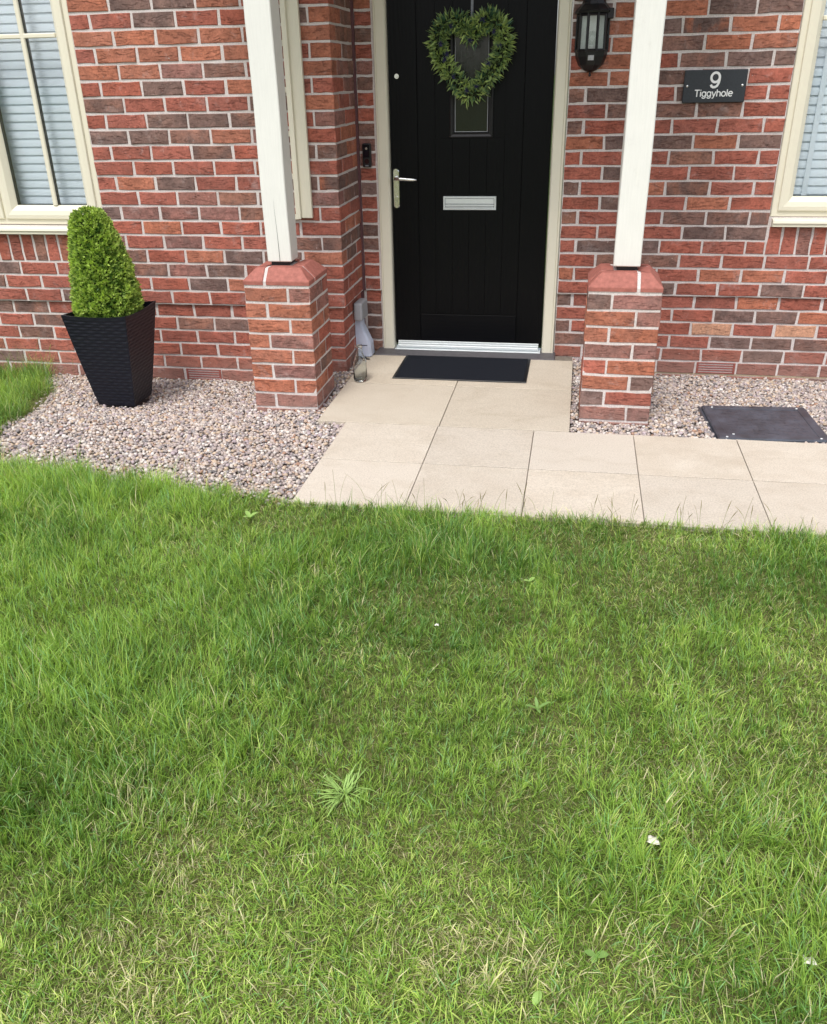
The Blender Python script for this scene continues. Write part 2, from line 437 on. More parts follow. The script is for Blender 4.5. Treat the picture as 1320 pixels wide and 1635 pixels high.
PAL = {'r': (0.390, 0.122, 0.085, 0.16), 'o': (0.430, 0.160, 0.098, 0.14), 'd': (0.255, 0.155, 0.130, 0.85),
       'b': (0.300, 0.150, 0.112, 0.80), 'p': (0.360, 0.165, 0.135, 0.50), 'm': (0.43, 0.155, 0.09, 1.0), 'L': (0.58, 0.31, 0.20, 0.0),
       's': (0.315, 0.100, 0.078, 0.14)}
def brick_colour(code):
    c = PAL[code]; k = rnd.uniform(0.86, 1.14); h = rnd.uniform(-0.05, 0.05)
    return (c[0] * k * (1 + h), c[1] * k, c[2] * k * (1 - h), min(1, max(0, c[3] + rnd.uniform(-0.08, 0.12))))
def rand_code(): return rnd.choices('rodbp', (46, 20, 14, 12, 8))[0]

def brick(parent, cx, yf, z0, lx, code, facing='front', h=BH, name='brick'):
    """cx,yf: centre along the wall and plane of the face; facing 'front' (-y) or 'right' (+x)"""
    me = brick_mesh(lx - 0.003, h)
    w = (cx, yf, z0 + h / 2) if facing == 'front' else (yf, cx, z0 + h / 2)
    o = link_mesh(name, me, parent, w)
    if facing == 'right': o.rotation_euler.z = math.pi / 2
    elif facing == 'left': o.rotation_euler.z = -math.pi / 2
    o.rotation_euler.y += rnd.uniform(-0.004, 0.004)
    jit = rnd.uniform(-0.0015, 0.0015)
    if facing == 'front': o.location.y += jit
    else: o.location.x += jit
    o.color = brick_colour(code)
    return o

# ------------------------------------------------------------------ the setting: ground, lawn bed, gravel, path
YA, XR = -0.454, -1.782            # front face of the left wall, plane of its return
ZP = -0.35                         # top of the paving
def struct(o, kind='structure'): o['kind'] = kind; return o

bm = bmesh.new()
bmesh.ops.create_grid(bm, x_segments=2, y_segments=2, size=600)
bmesh.ops.translate(bm, verts=bm.verts, vec=(0, 0, -0.56))
struct(to_obj('ground', bm, m_ground))

EDGE = [(-60, -1.98), (-4.2, -1.95), (-3.0, -1.96), (-2.37, -2.05), (-1.8, -2.10), (-1.6, -2.16), (-1.07, -2.158), (-0.70, -2.158), (-0.24, -2.157), (0.19, -2.160), (0.40, -2.165), (1.6, -2.18), (60, -2.30)]
def lawn_edge(x): return np.interp(x, [e[0] for e in EDGE], [e[1] for e in EDGE])
WEDGE = [(-0.44, -3.70), (-0.62, -3.57), (-0.80, -3.44), (-1.05, -3.32), (-1.3, -3.28), (-1.6, -3.22), (-1.8, -3.12), (-1.98, -2.98)]   # (y, x) right border of the grass by the wall
def wedge_x(y): return np.interp(-np.asarray(y), [-w[0] for w in WEDGE], [w[1] for w in WEDGE])
def lawn_z(x, y):
    y = np.asarray(y, float)
    return -0.360 + 0.014 * (fnoise(x, y, 1.3, 3) - 0.5) * 2 - 0.075 * sm(-1.6, -0.5, y)

def sheet(name, xs, ys, zf, mat, keep=None):
    bm = bmesh.new(); V = {}
    for i, x in enumerate(xs):
        for j, y in enumerate(ys): V[i, j] = bm.verts.new((x, y, float(zf(x, y))))
    for i in range(len(xs) - 1):
        for j in range(len(ys) - 1):
            cx, cy = (xs[i] + xs[i + 1]) / 2, (ys[j] + ys[j + 1]) / 2
            if keep is None or keep(cx, cy): bm.faces.new((V[i, j], V[i + 1, j], V[i + 1, j + 1], V[i, j + 1]))
    loose = [v for v in bm.verts if not v.link_faces]
    bmesh.ops.delete(bm, geom=loose, context='VERTS')
    return to_obj(name, bm, mat, smooth=True)

def lawn_sheet():
    bm = bmesh.new()
    xs = np.concatenate([[-60, -30, -12, -7], np.linspace(-5, 2.5, 101), [5, 12, 30, 60]])
    ts = np.concatenate([np.linspace(0, 3.5, 45), [5, 9, 18, 58]])
    V = [[bm.verts.new((x, lawn_edge(x) + 0.03 - t, float(lawn_z(x, lawn_edge(x) - t)) - (0.02 if t == 0 else 0))) for t in ts] for x in xs]
    for A, B in zip(V, V[1:]):
        for j in range(len(ts) - 1): bm.faces.new((A[j + 1], B[j + 1], B[j], A[j]))
    ys = np.linspace(-1.96, -0.44, 34); ds = np.concatenate([[-0.02, 0.0], np.linspace(0.08, 1.2, 12), [4, 56]])
    W = [[bm.verts.new((float(wedge_x(y)) - d, y, float(lawn_z(-3.5 - d, y)) - (0.03 if d < 0 else 0))) for d in ds] for y in ys]
    for A, B in zip(W, W[1:]):
        for j in range(len(ds) - 1): bm.faces.new((A[j], A[j + 1], B[j + 1], B[j]))
    bmesh.ops.recalc_face_normals(bm, faces=bm.faces)
    for f in bm.faces:
        if f.normal.z < 0: f.normal_flip()
    return to_obj('lawn', bm, m_soil, smooth=True)
lawn = struct(lawn_sheet())

def slab_near(x, y):
    """1 next to the paving, 0 well away from it"""
    dx = np.maximum(np.maximum(-1.74 - x, x + 0.535), 0); d1 = np.where(np.asarray(y) > -1.27, dx, 9)
    d2 = np.where(np.asarray(x) > -0.54, np.abs(y + 1.265), np.hypot(np.maximum(-1.6 - x, 0), np.maximum(np.asarray(y) + 1.265, 0)))
    return 1 - sm(0.05, 0.55, np.minimum(d1, d2))
def gravel_z(x, y):
    x = np.asarray(x, float); y = np.asarray(y, float)
    left = -0.445 + 0.072 * np.clip((YA - y) / 0.9, 0, 1.15)
    right = -0.468 + 0.095 * np.clip(-y / 1.05, 0, 1)
    z = np.where(x < -1.2, left, right)
    z = z + (-0.362 - z) * slab_near(x, y) * 0.85
    return z + 0.012 * (fnoise(x, y, 3.0, 21) - 0.5) * 2
def in_gravel(x, y):
    x = np.asarray(x); y = np.asarray(y)
    L = (x < -1.0) & (y < YA + 0.03) & (y > lawn_edge(x) - 0.03) & (x > wedge_x(y) - 0.03) & ~((x > -1.742) & (y > -1.265)) & ~((x > -1.602) & (y <= -1.265))
    L |= (x < -1.742) & (x > -1.79) & (y > YA) & (y < 0.02)
    Rr = (x > -0.533) & (x < 1.7) & (y < 0.03) & (y > -1.268)
    Rr |= (x > -0.72) & (x <= -0.533) & (y > -0.06) & (y < 0.0)
    return L | Rr
struct(sheet('gravel_bed', list(np.linspace(-5, 2.0, 101)), list(np.linspace(-2.3, 0.05, 41)), lambda x, y: gravel_z(x, y) - 0.018, m_gravelbed,
             lambda x, y: (x < -1.55 or x > -0.60) and (y > lawn_edge(x) - 0.1) and y > -2.3 and (x < 0 or y > -1.4)))

# paving: bedding with one object per slab
path = struct(to_obj('path', (lambda b: (box(b, -1.735, -0.54, -1.25, -0.02, -0.47, ZP - 0.009), box(b, -1.594, 2.2, -2.14, -1.27, -0.47, ZP - 0.0095), b)[2])(bmesh.new()), m_bed))
def slab(x0, x1, y0, y1):
    bm = bmesh.new(); g = 0.0019
    box(bm, x0 + g * 0.85, x1 - g * 0.85, y0 + g * 1.7, y1 - g * 1.7, ZP - 0.038, ZP, 0.0014)
    c = ((x0 + x1) / 2, (y0 + y1) / 2, ZP)
    o = to_obj('slab', bm, m_slab, path, c)
    k = rnd.uniform(0.93, 1.05); o.color = (k * 0.985, k * 0.96, k * 0.905, 1) if y1 > -1.0 or x1 - x0 > 0.5 else (k, k * 0.985, k * 0.965, 1)
    o.rotation_euler = (rnd.uniform(-0.0022, 0.0022), rnd.uniform(-0.0022, 0.0022), rnd.uniform(-0.0012, 0.0012))
    return o
for (a, b) in ((-1.742, -1.145), (-1.145, -0.535)):
    slab(a, b, -1.265, -0.665); slab(a, b, -0.665, -0.135)
for i in range(8):
    a = -1.599 + 0.45 * i
    slab(a, a + 0.45, -1.715, -1.265); slab(a, a + 0.45, -2.165, -1.715)

# ------------------------------------------------------------------ the house
house = thing('brick_house', (-1.2, 0.0, -0.45), 'red brick house front with cream windows and a black front door', 'house')
LOW = 0.016                        # the plinth courses sit back this far
def wall_boxes(name, boxes, mat):
    bm = bmesh.new()
    for b in boxes: box(bm, *b)
    return to_obj(name, bm, mat, house)
D = 0.0042                         # depth of the joints
ZT = 1.80
# backing walls (their faces show as the mortar joints)
wallA = wall_boxes('wall', [(-8.0, XR - D, YA + D, YA + 0.10, 0.0, 0.42), (-3.117, XR - D, YA + D, YA + 0.10, 0.42, ZT), (-8.0, -4.33, YA + D, YA + 0.10, 0.42, ZT),
                            (-8.0, XR - D - LOW, YA + D + LOW, YA + 0.12, -0.60, 0.0)], m_mortar)
wallR = wall_boxes('wall', [(XR - 0.10, XR - D, YA + 0.101, 0.10, 0.0, ZT), (XR - 0.12, XR - D - LOW, YA + 0.121, 0.10, -0.60, 0.0)], m_mortar)
wallB = wall_boxes('wall', [(XR - 0.01, -1.672, D, 0.10, 0.0, ZT), (XR - 0.03, -1.672, D + LOW, 0.099, -0.60, 0.0),
                            (-0.652, 0.438, D, 0.10, 0.0, ZT), (0.438, 8.0, D, 0.10, 0.0, 0.42), (1.66, 8.0, D, 0.10, 0.42, ZT),
                            (-0.652, 8.0, D + LOW, 0.12, -0.60, 0.0)], m_mortar)
wallU = wall_boxes('upper_wall', [(-8.0, XR, YA, YA + 0.2, ZT + 0.002, 5.0), (XR - 0.2, XR + 0.001, YA + 0.201, 0.2, ZT + 0.002, 5.0), (XR + 0.002, 8.0, 0.001, 0.2, ZT + 0.002, 5.0)], m_upper)

PH = -3.01
A_CODES = {0: 'oddo', 1: 'rrdrr', 2: 'ooooo', 3: 'roooo', 4: 'oopbr', 5: 'rrdro', 6: 'brrrd', 7: 'rrddb', 8: 'ddbo', 9: 'rrrbr', 10: 'rrrr', 11: 'rodrr',
           12: 'rrpb', 13: 'dpppb', 14: 'rorrr', 15: 'prprr', 16: 'brod', 17: 'rbpdr', 18: 'rrdor', 19: 'rrrrr', 20: 'rrrrr', 21: 'rrbdb', 22: 'rrrro', 23: 'rrrrd', 24: 'rrrrb', 25: 'ssssss'}
A_CORNER = {1: 'o', 2: 'o', 3: 'o', 4: 'o', 5: 'r', 6: 'o', 7: 'p', 8: 'r', 9: 'b', 10: 'r', 11: 'm', 12: 'p', 13: 'r', 14: 'r', 15: 'b', 16: 'o', 17: 'r', 18: 'r', 19: 'r', 20: 'r', 21: 'r', 22: 'r', 23: 'r', 24: 'r', 25: 'p'}
A_PREV = {1: 'd', 3: 'r', 5: 'r', 7: 'r', 9: 'b', 11: 'b', 13: 'r', 15: 'b'}
A_LEFT = {17: 'rdr', 18: 'brr', 19: 'rrr', 20: 'dbr', 21: 'dr', 22: 'rbr', 23: 'orr', 24: 'drr', 25: 'ooo'}
def layA(row):
    k = 19 - row; z = 0.075 * k + 0.005; low = k < 0
    yf = YA + (LOW if low else 0); xr = XR - (LOW if low else 0)
    x0 = -3.117 if 3 <= k else -4.25
    odd = row % 2
    ph = PH + (0 if odd else 0.1125)
    clen = 0.1025 if odd else 0.215           # corner brick: header or stretcher on this face
    right = xr - clen - 0.005
    xs = [ph + 0.225 * n for n in range(-8, 8)]
    xs = [x for x in xs if x0 + 0.03 < x < right - 0.05]
    bounds = [x0 - 0.005] + xs + [right]
    for a, b in zip(bounds, bounds[1:]):
        idx = round((b - ph) / 0.225); code = None
        if k < 3 and b < -3.05:
            s = A_LEFT.get(row, ''); j = idx + 4
            code = s[j] if 0 <= j < len(s) else None
        elif b == right and row in A_PREV: code = A_PREV[row]
        else:
            s = A_CODES.get(row, ''); code = s[idx] if 0 <= idx < len(s) else None
        if row == 25: code = 's'
        L = b - a - 0.010
        if L < 0.025: continue
        if row == 25 and a < -2.665 < b:
            continue
        brick(wallA, (a + b) / 2, yf, z, L, code or rand_code())
    c = A_CORNER.get(row) or rand_code()
    brick(wallA, xr - clen / 2, yf, z, clen, c)                     # its end closes the return
    # return face: the corner brick shows its other side, then whole bricks
    y = YA + (BD if not odd else 0.215)
    if odd: brick(wallR, YA + 0.1075 + (LOW if low else 0), xr - 0.0004, z, 0.213, c, 'right')
    first = True
    y0 = y + 0.010 + (LOW if low else 0)
    while y0 < -0.02:
        y1 = min(y0 + 0.215, -0.006 + (LOW if low else 0))
        if y1 - y0 > 0.02: brick(wallR, (y0 + y1) / 2, xr, z, y1 - y0, rnd.choice('rrbpob'), 'right')
        y0 = y1 + 0.010
for row in range(-3, 27): layA(row)
# soldier course under the left sill
x = -3.125
while x > -4.3:
    brick(wallA, x - 0.0325, YA, 0.23, 0.065, rnd.choice('rrprbro'), h=0.140); x -= 0.0755

B_CODES = {0: 'odd', 1: 'dmor', 2: 'boo', 3: 'rbdb', 4: 'bbrr', 5: 'rdrrd', 6: 'bbr', 7: 'rrrd', 8: 'dod', 9: 'rbrr', 10: 'rrr', 11: 'obrd', 12: 'ror', 13: 'rbbr', 14: 'rdd', 15: 'drrr', 16: 'brrr',
           17: 'rroor', 18: 'drrdr', 19: 'rrror', 20: 'rrddo', 21: 'rrLrLr', 22: 'rrddb', 23: 'rrrdr', 24: 'sssss'}
B_LEFT = {0: 'do', 1: 'bo', 2: 'ro', 3: 'ro', 4: 'oo', 5: 'bd', 6: 'rb', 7: 'br', 8: 'od', 9: 'rr', 10: 'rd', 11: 'br', 12: 'rd', 13: 'br', 14: 'rr', 15: 'rd', 16: 'rb', 17: 'or', 18: 'rr', 19: 'dr', 20: 'rr', 21: 'br', 22: 'br', 23: 'rr'}
B_DOOR = {0: 'r', 1: 'b', 2: 'r', 3: 'p', 4: 'b', 5: 'r', 6: 'r', 7: 'b', 8: 'p', 9: 'p', 10: 'r', 11: 'd', 12: 'r', 13: 'r', 14: 'b', 15: 'b', 16: 'r', 17: 'r', 18: 'r', 19: 'r', 20: 'b', 21: 'b', 22: 'b', 23: 'b', 24: 'b'}
def layB(row):
    k = 18 - row; z = 0.075 * k + 0.005; low = k < 0
    yf = LOW if low else 0.0
    ph = -0.1125 if row % 2 else 0.0
    if row == 23: ph += 0.075
    if row == 24: ph = 0.1665
    x1 = 0.438 if k >= 3 else 1.32
    xs = [ph + 0.225 * n for n in range(-6, 8)]
    xs = [x for x in xs if -0.645 + 0.03 < x < x1 - 0.03]
    bounds = [-0.653] + xs + [x1 + (0.004 if k >= 3 else 0)]
    for a, b in zip(bounds, bounds[1:]):
        idx = round((b - ph) / 0.225)
        s = B_CODES.get(row, ''); t = B_LEFT.get(row, '')
        code = s[idx] if 0 <= idx < len(s) else (t[idx + 2] if -2 <= idx < 0 and idx + 2 < len(t) else None)
        if row == 24: code = 's'
        L = b - a - 0.010
        if L < 0.025 or (row == 24 and abs((a + b) / 2 - 0.279) < 0.05): continue
        brick(wallB, (a + b) / 2, yf, z, L, code or rand_code())
    brick(wallB, (XR + 0.006 - 1.677) / 2, yf, z, -1.677 - XR - 0.012, B_DOOR.get(row) or rand_code())
for row in range(-4, 26): layB(row)
x = 0.447
while x < 1.3:
    brick(wallB, x + 0.0325, 0.0, 0.23, 0.065, rnd.choice('prrorb'), h=0.140); x += 0.0755

# sandy line of the damp course, air bricks, mastic in the inner corner
def part(name, parent, mat, *boxes, bev=0.0, smooth=False):
    bm = bmesh.new()
    for b in boxes: box(bm, *b, bev=bev)
    return to_obj(name, bm, mat, parent, smooth=smooth)
part('damp_course', wallA, m_dpc, (-4.3, XR - LOW - 0.002, YA + LOW + 0.003, YA + 0.05, -0.4545, -0.4455))
part('damp_course', wallB, m_dpc, (-0.65, 1.32, LOW + 0.003, 0.05, -0.4545, -0.4455))
def air_brick(x0, yf, parent):
    bm = bmesh.new(); z0, z1 = -0.444, -0.380
    box(bm, x0, x0 + 0.215, yf + 0.022, yf + 0.05, z0, z1)
    box(bm, x0, x0 + 0.012, yf - 0.001, yf + 0.022, z0, z1, 0.001); box(bm, x0 + 0.203, x0 + 0.215, yf - 0.001, yf + 0.022, z0, z1, 0.001)
    for i in range(5):
        zz = z0 + 0.0005 + i * 0.01425; box(bm, x0 + 0.0121, x0 + 0.2029, yf - 0.0005, yf + 0.0215, zz, zz + 0.0062, 0.001)
    to_obj('air_brick', bm, [m_plinth], parent)
air_brick(-2.772, YA + LOW, wallA); air_brick(0.171, LOW, wallB)
part('mastic_joint', wallR, m_seal, (XR - 0.004, XR + 0.011, -0.012, 0.004, 0.0, ZT), (XR - 0.020, XR - 0.003, -0.006, 0.020, -0.37, -0.001))

# windows
def window(x0, x1, z0, z1, yf, mull, bars, hz, sill_x):
    """casement window: outer frame, sashes split at mull, glazing bars, panes and sill"""
    w = thing('window', ((x0 + x1) / 2, yf, z0), '', ''); del w['label'], w['category']
    w.parent = house; w.location = Vector(((x0 + x1) / 2, yf, z0)) - org(house)
    bm = bmesh.new()
    ring_frame(bm, x0, x1, z0, z1, [(0, yf + 0.07), (0, yf + 0.004), (0.004, yf), (0.030, yf), (0.034, yf + 0.012), (0.036, yf + 0.07)])
    for mx in mull: box(bm, mx - 0.022, mx + 0.022, yf + 0.001, yf + 0.07, z0 + 0.0335, z1 - 0.0335, 0.002)
    to_obj('frame', bm, m_cream, w)
    xs = [x0 + 0.030] + [v for m_ in mull for v in (m_ - 0.005, m_ + 0.005)] + [x1 - 0.030]
    for a, b in zip(xs[::2], xs[1::2]):
        bm = bmesh.new()
        ring_frame(bm, a, b, z0 + 0.030, z1 - 0.030, [(0.0, yf + 0.06), (0.0, yf - 0.006), (0.003, yf - 0.012), (0.022, yf - 0.014), (0.045, yf - 0.010), (0.066, yf + 0.012), (0.070, yf + 0.020)])
        s = to_obj('sash', bm, m_cream, w)
        gx0, gx1, gz0, gz1 = a + 0.068, b - 0.068, z0 + 0.098, z1 - 0.098
        bm = bmesh.new(); box(bm, gx0 - 0.006, gx1 + 0.006, yf + 0.020, yf + 0.024, gz0 - 0.006, gz1 + 0.006)
        to_obj('pane', bm, m_glass, w)
        bm = bmesh.new()
        ring_frame(bm, gx0 - 0.008, gx1 + 0.008, gz0 - 0.008, gz1 + 0.008, [(0.0, yf + 0.025), (0.010, yf + 0.025), (0.010, yf + 0.052), (0, yf + 0.052)])
        to_obj('spacer', bm, m_gasket, w)
        for bx in bars:
            if not gx0 < bx < gx1: continue
            bm = bmesh.new(); box(bm, bx - 0.0125, bx + 0.0125, yf + 0.004, yf + 0.0195, gz0 + 0.0005, gz1, 0.004); to_obj('glazing_bar', bm, m_cream, w)
            part('spacer', w, m_gasket, (bx - 0.011, bx + 0.011, yf + 0.0245, yf + 0.046, gz0, gz1))
        bm = bmesh.new(); box(bm, gx0 + 0.0005, gx1, yf + 0.0045, yf + 0.0194, hz - 0.011, hz + 0.011, 0.004); to_obj('glazing_bar', bm, m_cream, w)
    # sill with a moulded nose
    bm = bmesh.new()
    pr = [(yf + 0.06, z0 - 0.002), (yf - 0.040, z0 - 0.008), (yf - 0.052, z0 - 0.014), (yf - 0.055, z0 - 0.026), (yf - 0.048, z0 - 0.030), (yf - 0.048, z0 - 0.044), (yf - 0.035, z0 - 0.046), (yf + 0.06, z0 - 0.046)]
    A = [bm.verts.new((sill_x[0], y, z)) for y, z in pr]; B = [bm.verts.new((sill_x[1], y, z)) for y, z in pr]
    for i in range(len(pr)):
        j = (i + 1) % len(pr); bm.faces.new((A[i], B[i], B[j], A[j]))
    bm.faces.new(A); bm.faces.new(B[::-1]); bmesh.ops.recalc_face_normals(bm, faces=bm.faces)
    to_obj('sill', bm, m_cream, w)
    part('reveal_lining', w, m_cream, (x0 + 0.0005, x0 + 0.02, yf + 0.071, yf + 0.2, z0, z1), (x1 - 0.02, x1 - 0.0005, yf + 0.071, yf + 0.2, z0, z1), (x0 + 0.021, x1 - 0.021, yf + 0.071, yf + 0.2, z0 + 0.0005, z0 + 0.02))
    part('room_back', w, m_room, (x0 - 0.3, x1 + 0.3, yf + 0.9, yf + 0.92, z0 - 0.4, z1 + 0.3))
    return w
window(-4.31, -3.120, 0.423, 1.78, YA + 0.012, [-3.712], [-3.402, -4.02], 1.335, (-4.36, -3.095))
window(0.443, 1.63, 0.421, 1.78, 0.012, [1.04], [], 1.328, (0.452, 1.66))

def blind(x0, x1, ztop, zbot, yf, tapes, pitch, label):
    b = thing('window_blind', ((x0 + x1) / 2, yf, zbot), label, 'blind')
    me = None
    n = int((ztop - zbot) / pitch)
    for i in range(n):
        z = zbot + 0.02 + pitch * i
        if me is None:
            bm = bmesh.new(); k = 5; W2 = 0.0255; pts = []
            for j in range(k + 1):
                s = -1 + 2 * j / k; pts.append((s * W2, 0.0022 * (1 - s * s)))
            ang = math.radians(77); ca, sa = math.cos(ang), math.sin(ang)
            for side, off in ((0, 0.0), (1, 0.0022)):
                pass
            V = {}
            for e, xx in enumerate((-(x1 - x0) / 2, (x1 - x0) / 2)):
                for j, (s, t) in enumerate(pts):
                    for q, th in enumerate((0, 0.0024)):
                        yy = s; zz = t - th
                        # lower edge towards the glass
                        V[e, j, q] = bm.verts.new((xx, yy * ca + zz * sa * -1, yy * sa + zz * ca))
            for j in range(k):
                bm.faces.new((V[0, j, 0], V[1, j, 0], V[1, j + 1, 0], V[0, j + 1, 0])); bm.faces.new((V[0, j, 1], V[0, j + 1, 1], V[1, j + 1, 1], V[1, j, 1]))
            bm.faces.new((V[0, 0, 0], V[0, 0, 1], V[1, 0, 1], V[1, 0, 0])); bm.faces.new((V[0, k, 0], V[1, k, 0], V[1, k, 1], V[0, k, 1]))
            bmesh.ops.recalc_face_normals(bm, faces=bm.faces)
            me = bpy.data.meshes.new('slat'); bm.to_mesh(me); bm.free(); me.materials.append(m_slat)
        o = link_mesh('slat', me, b, ((x0 + x1) / 2, yf, z)); o.rotation_euler.x = rnd.uniform(-0.02, 0.02)
    for t in tapes: part('ladder_tape', b, m_slat, (t - 0.013, t + 0.013, yf - 0.0185, yf - 0.017, zbot, ztop))
    part('bottom_rail', b, m_slat, (x0, x1, yf - 0.02, yf + 0.02, zbot - 0.012, zbot - 0.0), bev=0.003)
blind(-4.28, -3.145, 1.76, 0.485, YA + 0.115, [-4.1], 0.0418, 'white slatted blind, coloured pale blue for the sky reflection, in the window above the plant pot')
blind(0.475, 1.60, 1.76, 0.485, 0.115, [0.610, 1.3], 0.0428, 'white slatted blind, coloured pale blue for the sky reflection, with a vertical tape in the window right of the house sign')

# door: frame, leaf with planks, glazing, furniture
DF = -0.004
bm = bmesh.new()
prof = [(0.0, 0.09), (0.0, DF + 0.004), (0.004, DF), (0.010, DF), (0.012, DF + 0.004), (0.014, DF), (0.060, DF), (0.066, DF + 0.008), (0.070, DF + 0.060)]
zb, zt_ = ZP + 0.004, 1.86
loops = []
for ins, y in prof:
    loops.append([bm.verts.new(c) for c in ((-1.672 + ins, y, zb), (-1.672 + ins, y, zt_ - ins), (-0.655 - ins, y, zt_ - ins), (-0.655 - ins, y, zb))])
for A, B in zip(loops, loops[1:]):
    for i in range(3): bm.faces.new((A[i], B[i], B[i + 1], A[i + 1]))
bmesh.ops.recalc_face_normals(bm, faces=bm.faces)
to_obj('door_frame', bm, m_frame, house)
DL = 0.030                          # face of the leaf
door = to_obj('door', (lambda b: (box(b, -1.600, -0.728, DL, DL + 0.040, -0.318, 1.80, 0.002), b)[1])(bmesh.new()), m_door, house)
GX0, GX1, GZ0, GZ1 = -1.246, -1.066, 0.845, 1.345
bm = bmesh.new(); box(bm, -1.5985, -1.449, DL - 0.006, DL - 0.0004, -0.3165, 1.7985, 0.0015); to_obj('stile', bm, m_door, door)
bm = bmesh.new(); box(bm, -0.877, -0.7295, DL - 0.006, DL - 0.0004, -0.3165, 1.7985, 0.0015); to_obj('stile', bm, m_door, door)
bm = bmesh.new(); box(bm, -1.4455, -0.8805, DL - 0.0062, DL - 0.0004, -0.300, -0.140, 0.002); to_obj('bottom_rail', bm, m_rail, door)
pw = (1.447 - 0.879) / 6
for i in range(6):
    a = -1.447 + pw * i; b = a + pw
    segs = [(-0.135, 1.7985)]
    if a < GX1 + 0.028 and b > GX0 - 0.028: segs = [(-0.135, GZ0 - 0.030), (GZ1 + 0.003, 1.7985)]
    for s0, s1 in segs:
        bm = bmesh.new(); box(bm, a + 0.0004, b - 0.0004, DL - 0.0052, DL - 0.0004, s0, s1, 0.0006); to_obj('plank', bm, m_door, door)
bm = bmesh.new()
ring_frame(bm, GX0 - 0.026, GX1 + 0.026, GZ0 - 0.028, GZ1, [(0, DL), (0.0, DL - 0.010), (0.006, DL - 0.014), (0.016, DL - 0.010), (0.020, DL - 0.012), (0.026, DL - 0.006), (0.027, DL + 0.02)])
to_obj('glazing_bead', bm, m_black, door)
m_doorglass = NT('obscure_door_glass')
_v = m_doorglass.coord('Object', (60, 1, 2.0)); m_doorglass = m_doorglass.set((0.010, 0.015, 0.012), 0.12, m_doorglass.bump(m_doorglass.noise(_v, 3.0, 4, 0.6), 0.5, 0.004), spec=0.6)
bm = bmesh.new(); box(bm, GX0 + 0.0008, GX1 - 0.0008, DL - 0.002, DL - 0.0005, GZ0 - 0.0005, GZ1 - 0.028); to_obj('door_glass', bm, m_doorglass, door)
bm = bmesh.new()
ring_frame(bm, GX0 + 0.0015, GX1 - 0.0015, GZ0, GZ1 - 0.03, [(0, DL - 0.002), (0.0, DL - 0.0045), (0.003, DL - 0.0045), (0.003, DL - 0.002)])
to_obj('lead_strip', bm, m_utility, door)
# letter plate
bm = bmesh.new(); y0 = DL - 0.0062
ring_frame(bm, -1.308, -1.012, 0.448, 0.520, [(0, y0), (0, y0 - 0.007), (0.003, y0 - 0.010), (0.009, y0 - 0.010), (0.011, y0 - 0.004)])
box(bm, -1.296, -1.024, y0 - 0.0065, y0 - 0.0008, 0.480, 0.508, 0.0015); box(bm, -1.296, -1.024, y0 - 0.0085, y0 - 0.0009, 0.4685, 0.4775, 0.0015)
box(bm, -1.296, -1.024, y0 - 0.0065, y0 - 0.0008, 0.4605, 0.466, 0.001)
to_obj('letter_plate', bm, m_silver, door)
# lever handle
bm = bmesh.new(); n = 12; y0 = DL - 0.0062; cxh, hw, z0h, z1h = -1.5725, 0.0165, 0.456, 0.664
pts = [(cxh + hw * math.cos(t), z1h - hw + hw * math.sin(t)) for t in [math.pi * i / n for i in range(n + 1)]] + [(cxh + hw * math.cos(t), z0h + hw + hw * math.sin(t)) for t in [math.pi + math.pi * i / n for i in range(n + 1)]]
r0 = [bm.verts.new((x, y0, z)) for x, z in pts]; r1 = [bm.verts.new((x, y0 - 0.007, z)) for x, z in pts]
r2 = [bm.verts.new((cxh + (x - cxh) * 0.8, y0 - 0.010, (z - 0.56) * 0.985 + 0.56)) for x, z in pts]
for P_, Q_ in ((r0, r1), (r1, r2)):
    for i in range(len(pts)): bm.faces.new((P_[i], P_[(i + 1) % len(pts)], Q_[(i + 1) % len(pts)], Q_[i]))
bm.faces.new(r2); bmesh.ops.recalc_face_normals(bm, faces=bm.faces)
to_obj('handle_plate', bm, m_chrome, door)
bm = bmesh.new(); cyl(bm, (cxh, y0 - 0.010, 0.615), (cxh, y0 - 0.045, 0.615), 0.0105, 0.0095, 14)
P = [(cxh - 0.004, 0.615, 0.0095), (cxh + 0.03, 0.614, 0.0095), (cxh + 0.07, 0.6115, 0.0090), (cxh + 0.105, 0.6095, 0.0075), (cxh + 0.122, 0.609, 0.0045)]
rr = []
for xa, za, ra in P: rr.append([bm.verts.new((xa, y0 - 0.046 + ra * 0.8 * math.cos(2 * math.pi * q_ / 12), za + ra * math.sin(2 * math.pi * q_ / 12))) for q_ in range(12)])
for A, B in zip(rr, rr[1:]):
    for q_ in range(12): f = bm.faces.new((A[q_], B[q_], B[(q_ + 1) % 12], A[(q_ + 1) % 12])); f.smooth = True
bm.faces.new(rr[0]); bm.faces.new(rr[-1]); bmesh.ops.recalc_face_normals(bm, faces=bm.faces)
to_obj('handle_lever', bm, m_chrome, door)
bm = bmesh.new(); cyl(bm, (cxh, y0 - 0.0101, 0.512), (cxh, y0 - 0.016, 0.512), 0.0085, None, 14); box(bm, cxh - 0.004, cxh + 0.004, y0 - 0.0158, y0 - 0.010, 0.488, 0.506, 0.002); to_obj('key_cylinder', bm, m_chrome, door)
bm = bmesh.new(); cyl(bm, (-1.556, DL - 0.006, 1.118), (-1.556, DL - 0.014, 1.118), 0.014, 0.012, 18); cyl(bm, (-1.556, DL - 0.0141, 1.118), (-1.556, DL - 0.018, 1.118), 0.007, 0.006, 14); to_obj('night_latch', bm, m_chrome, door)
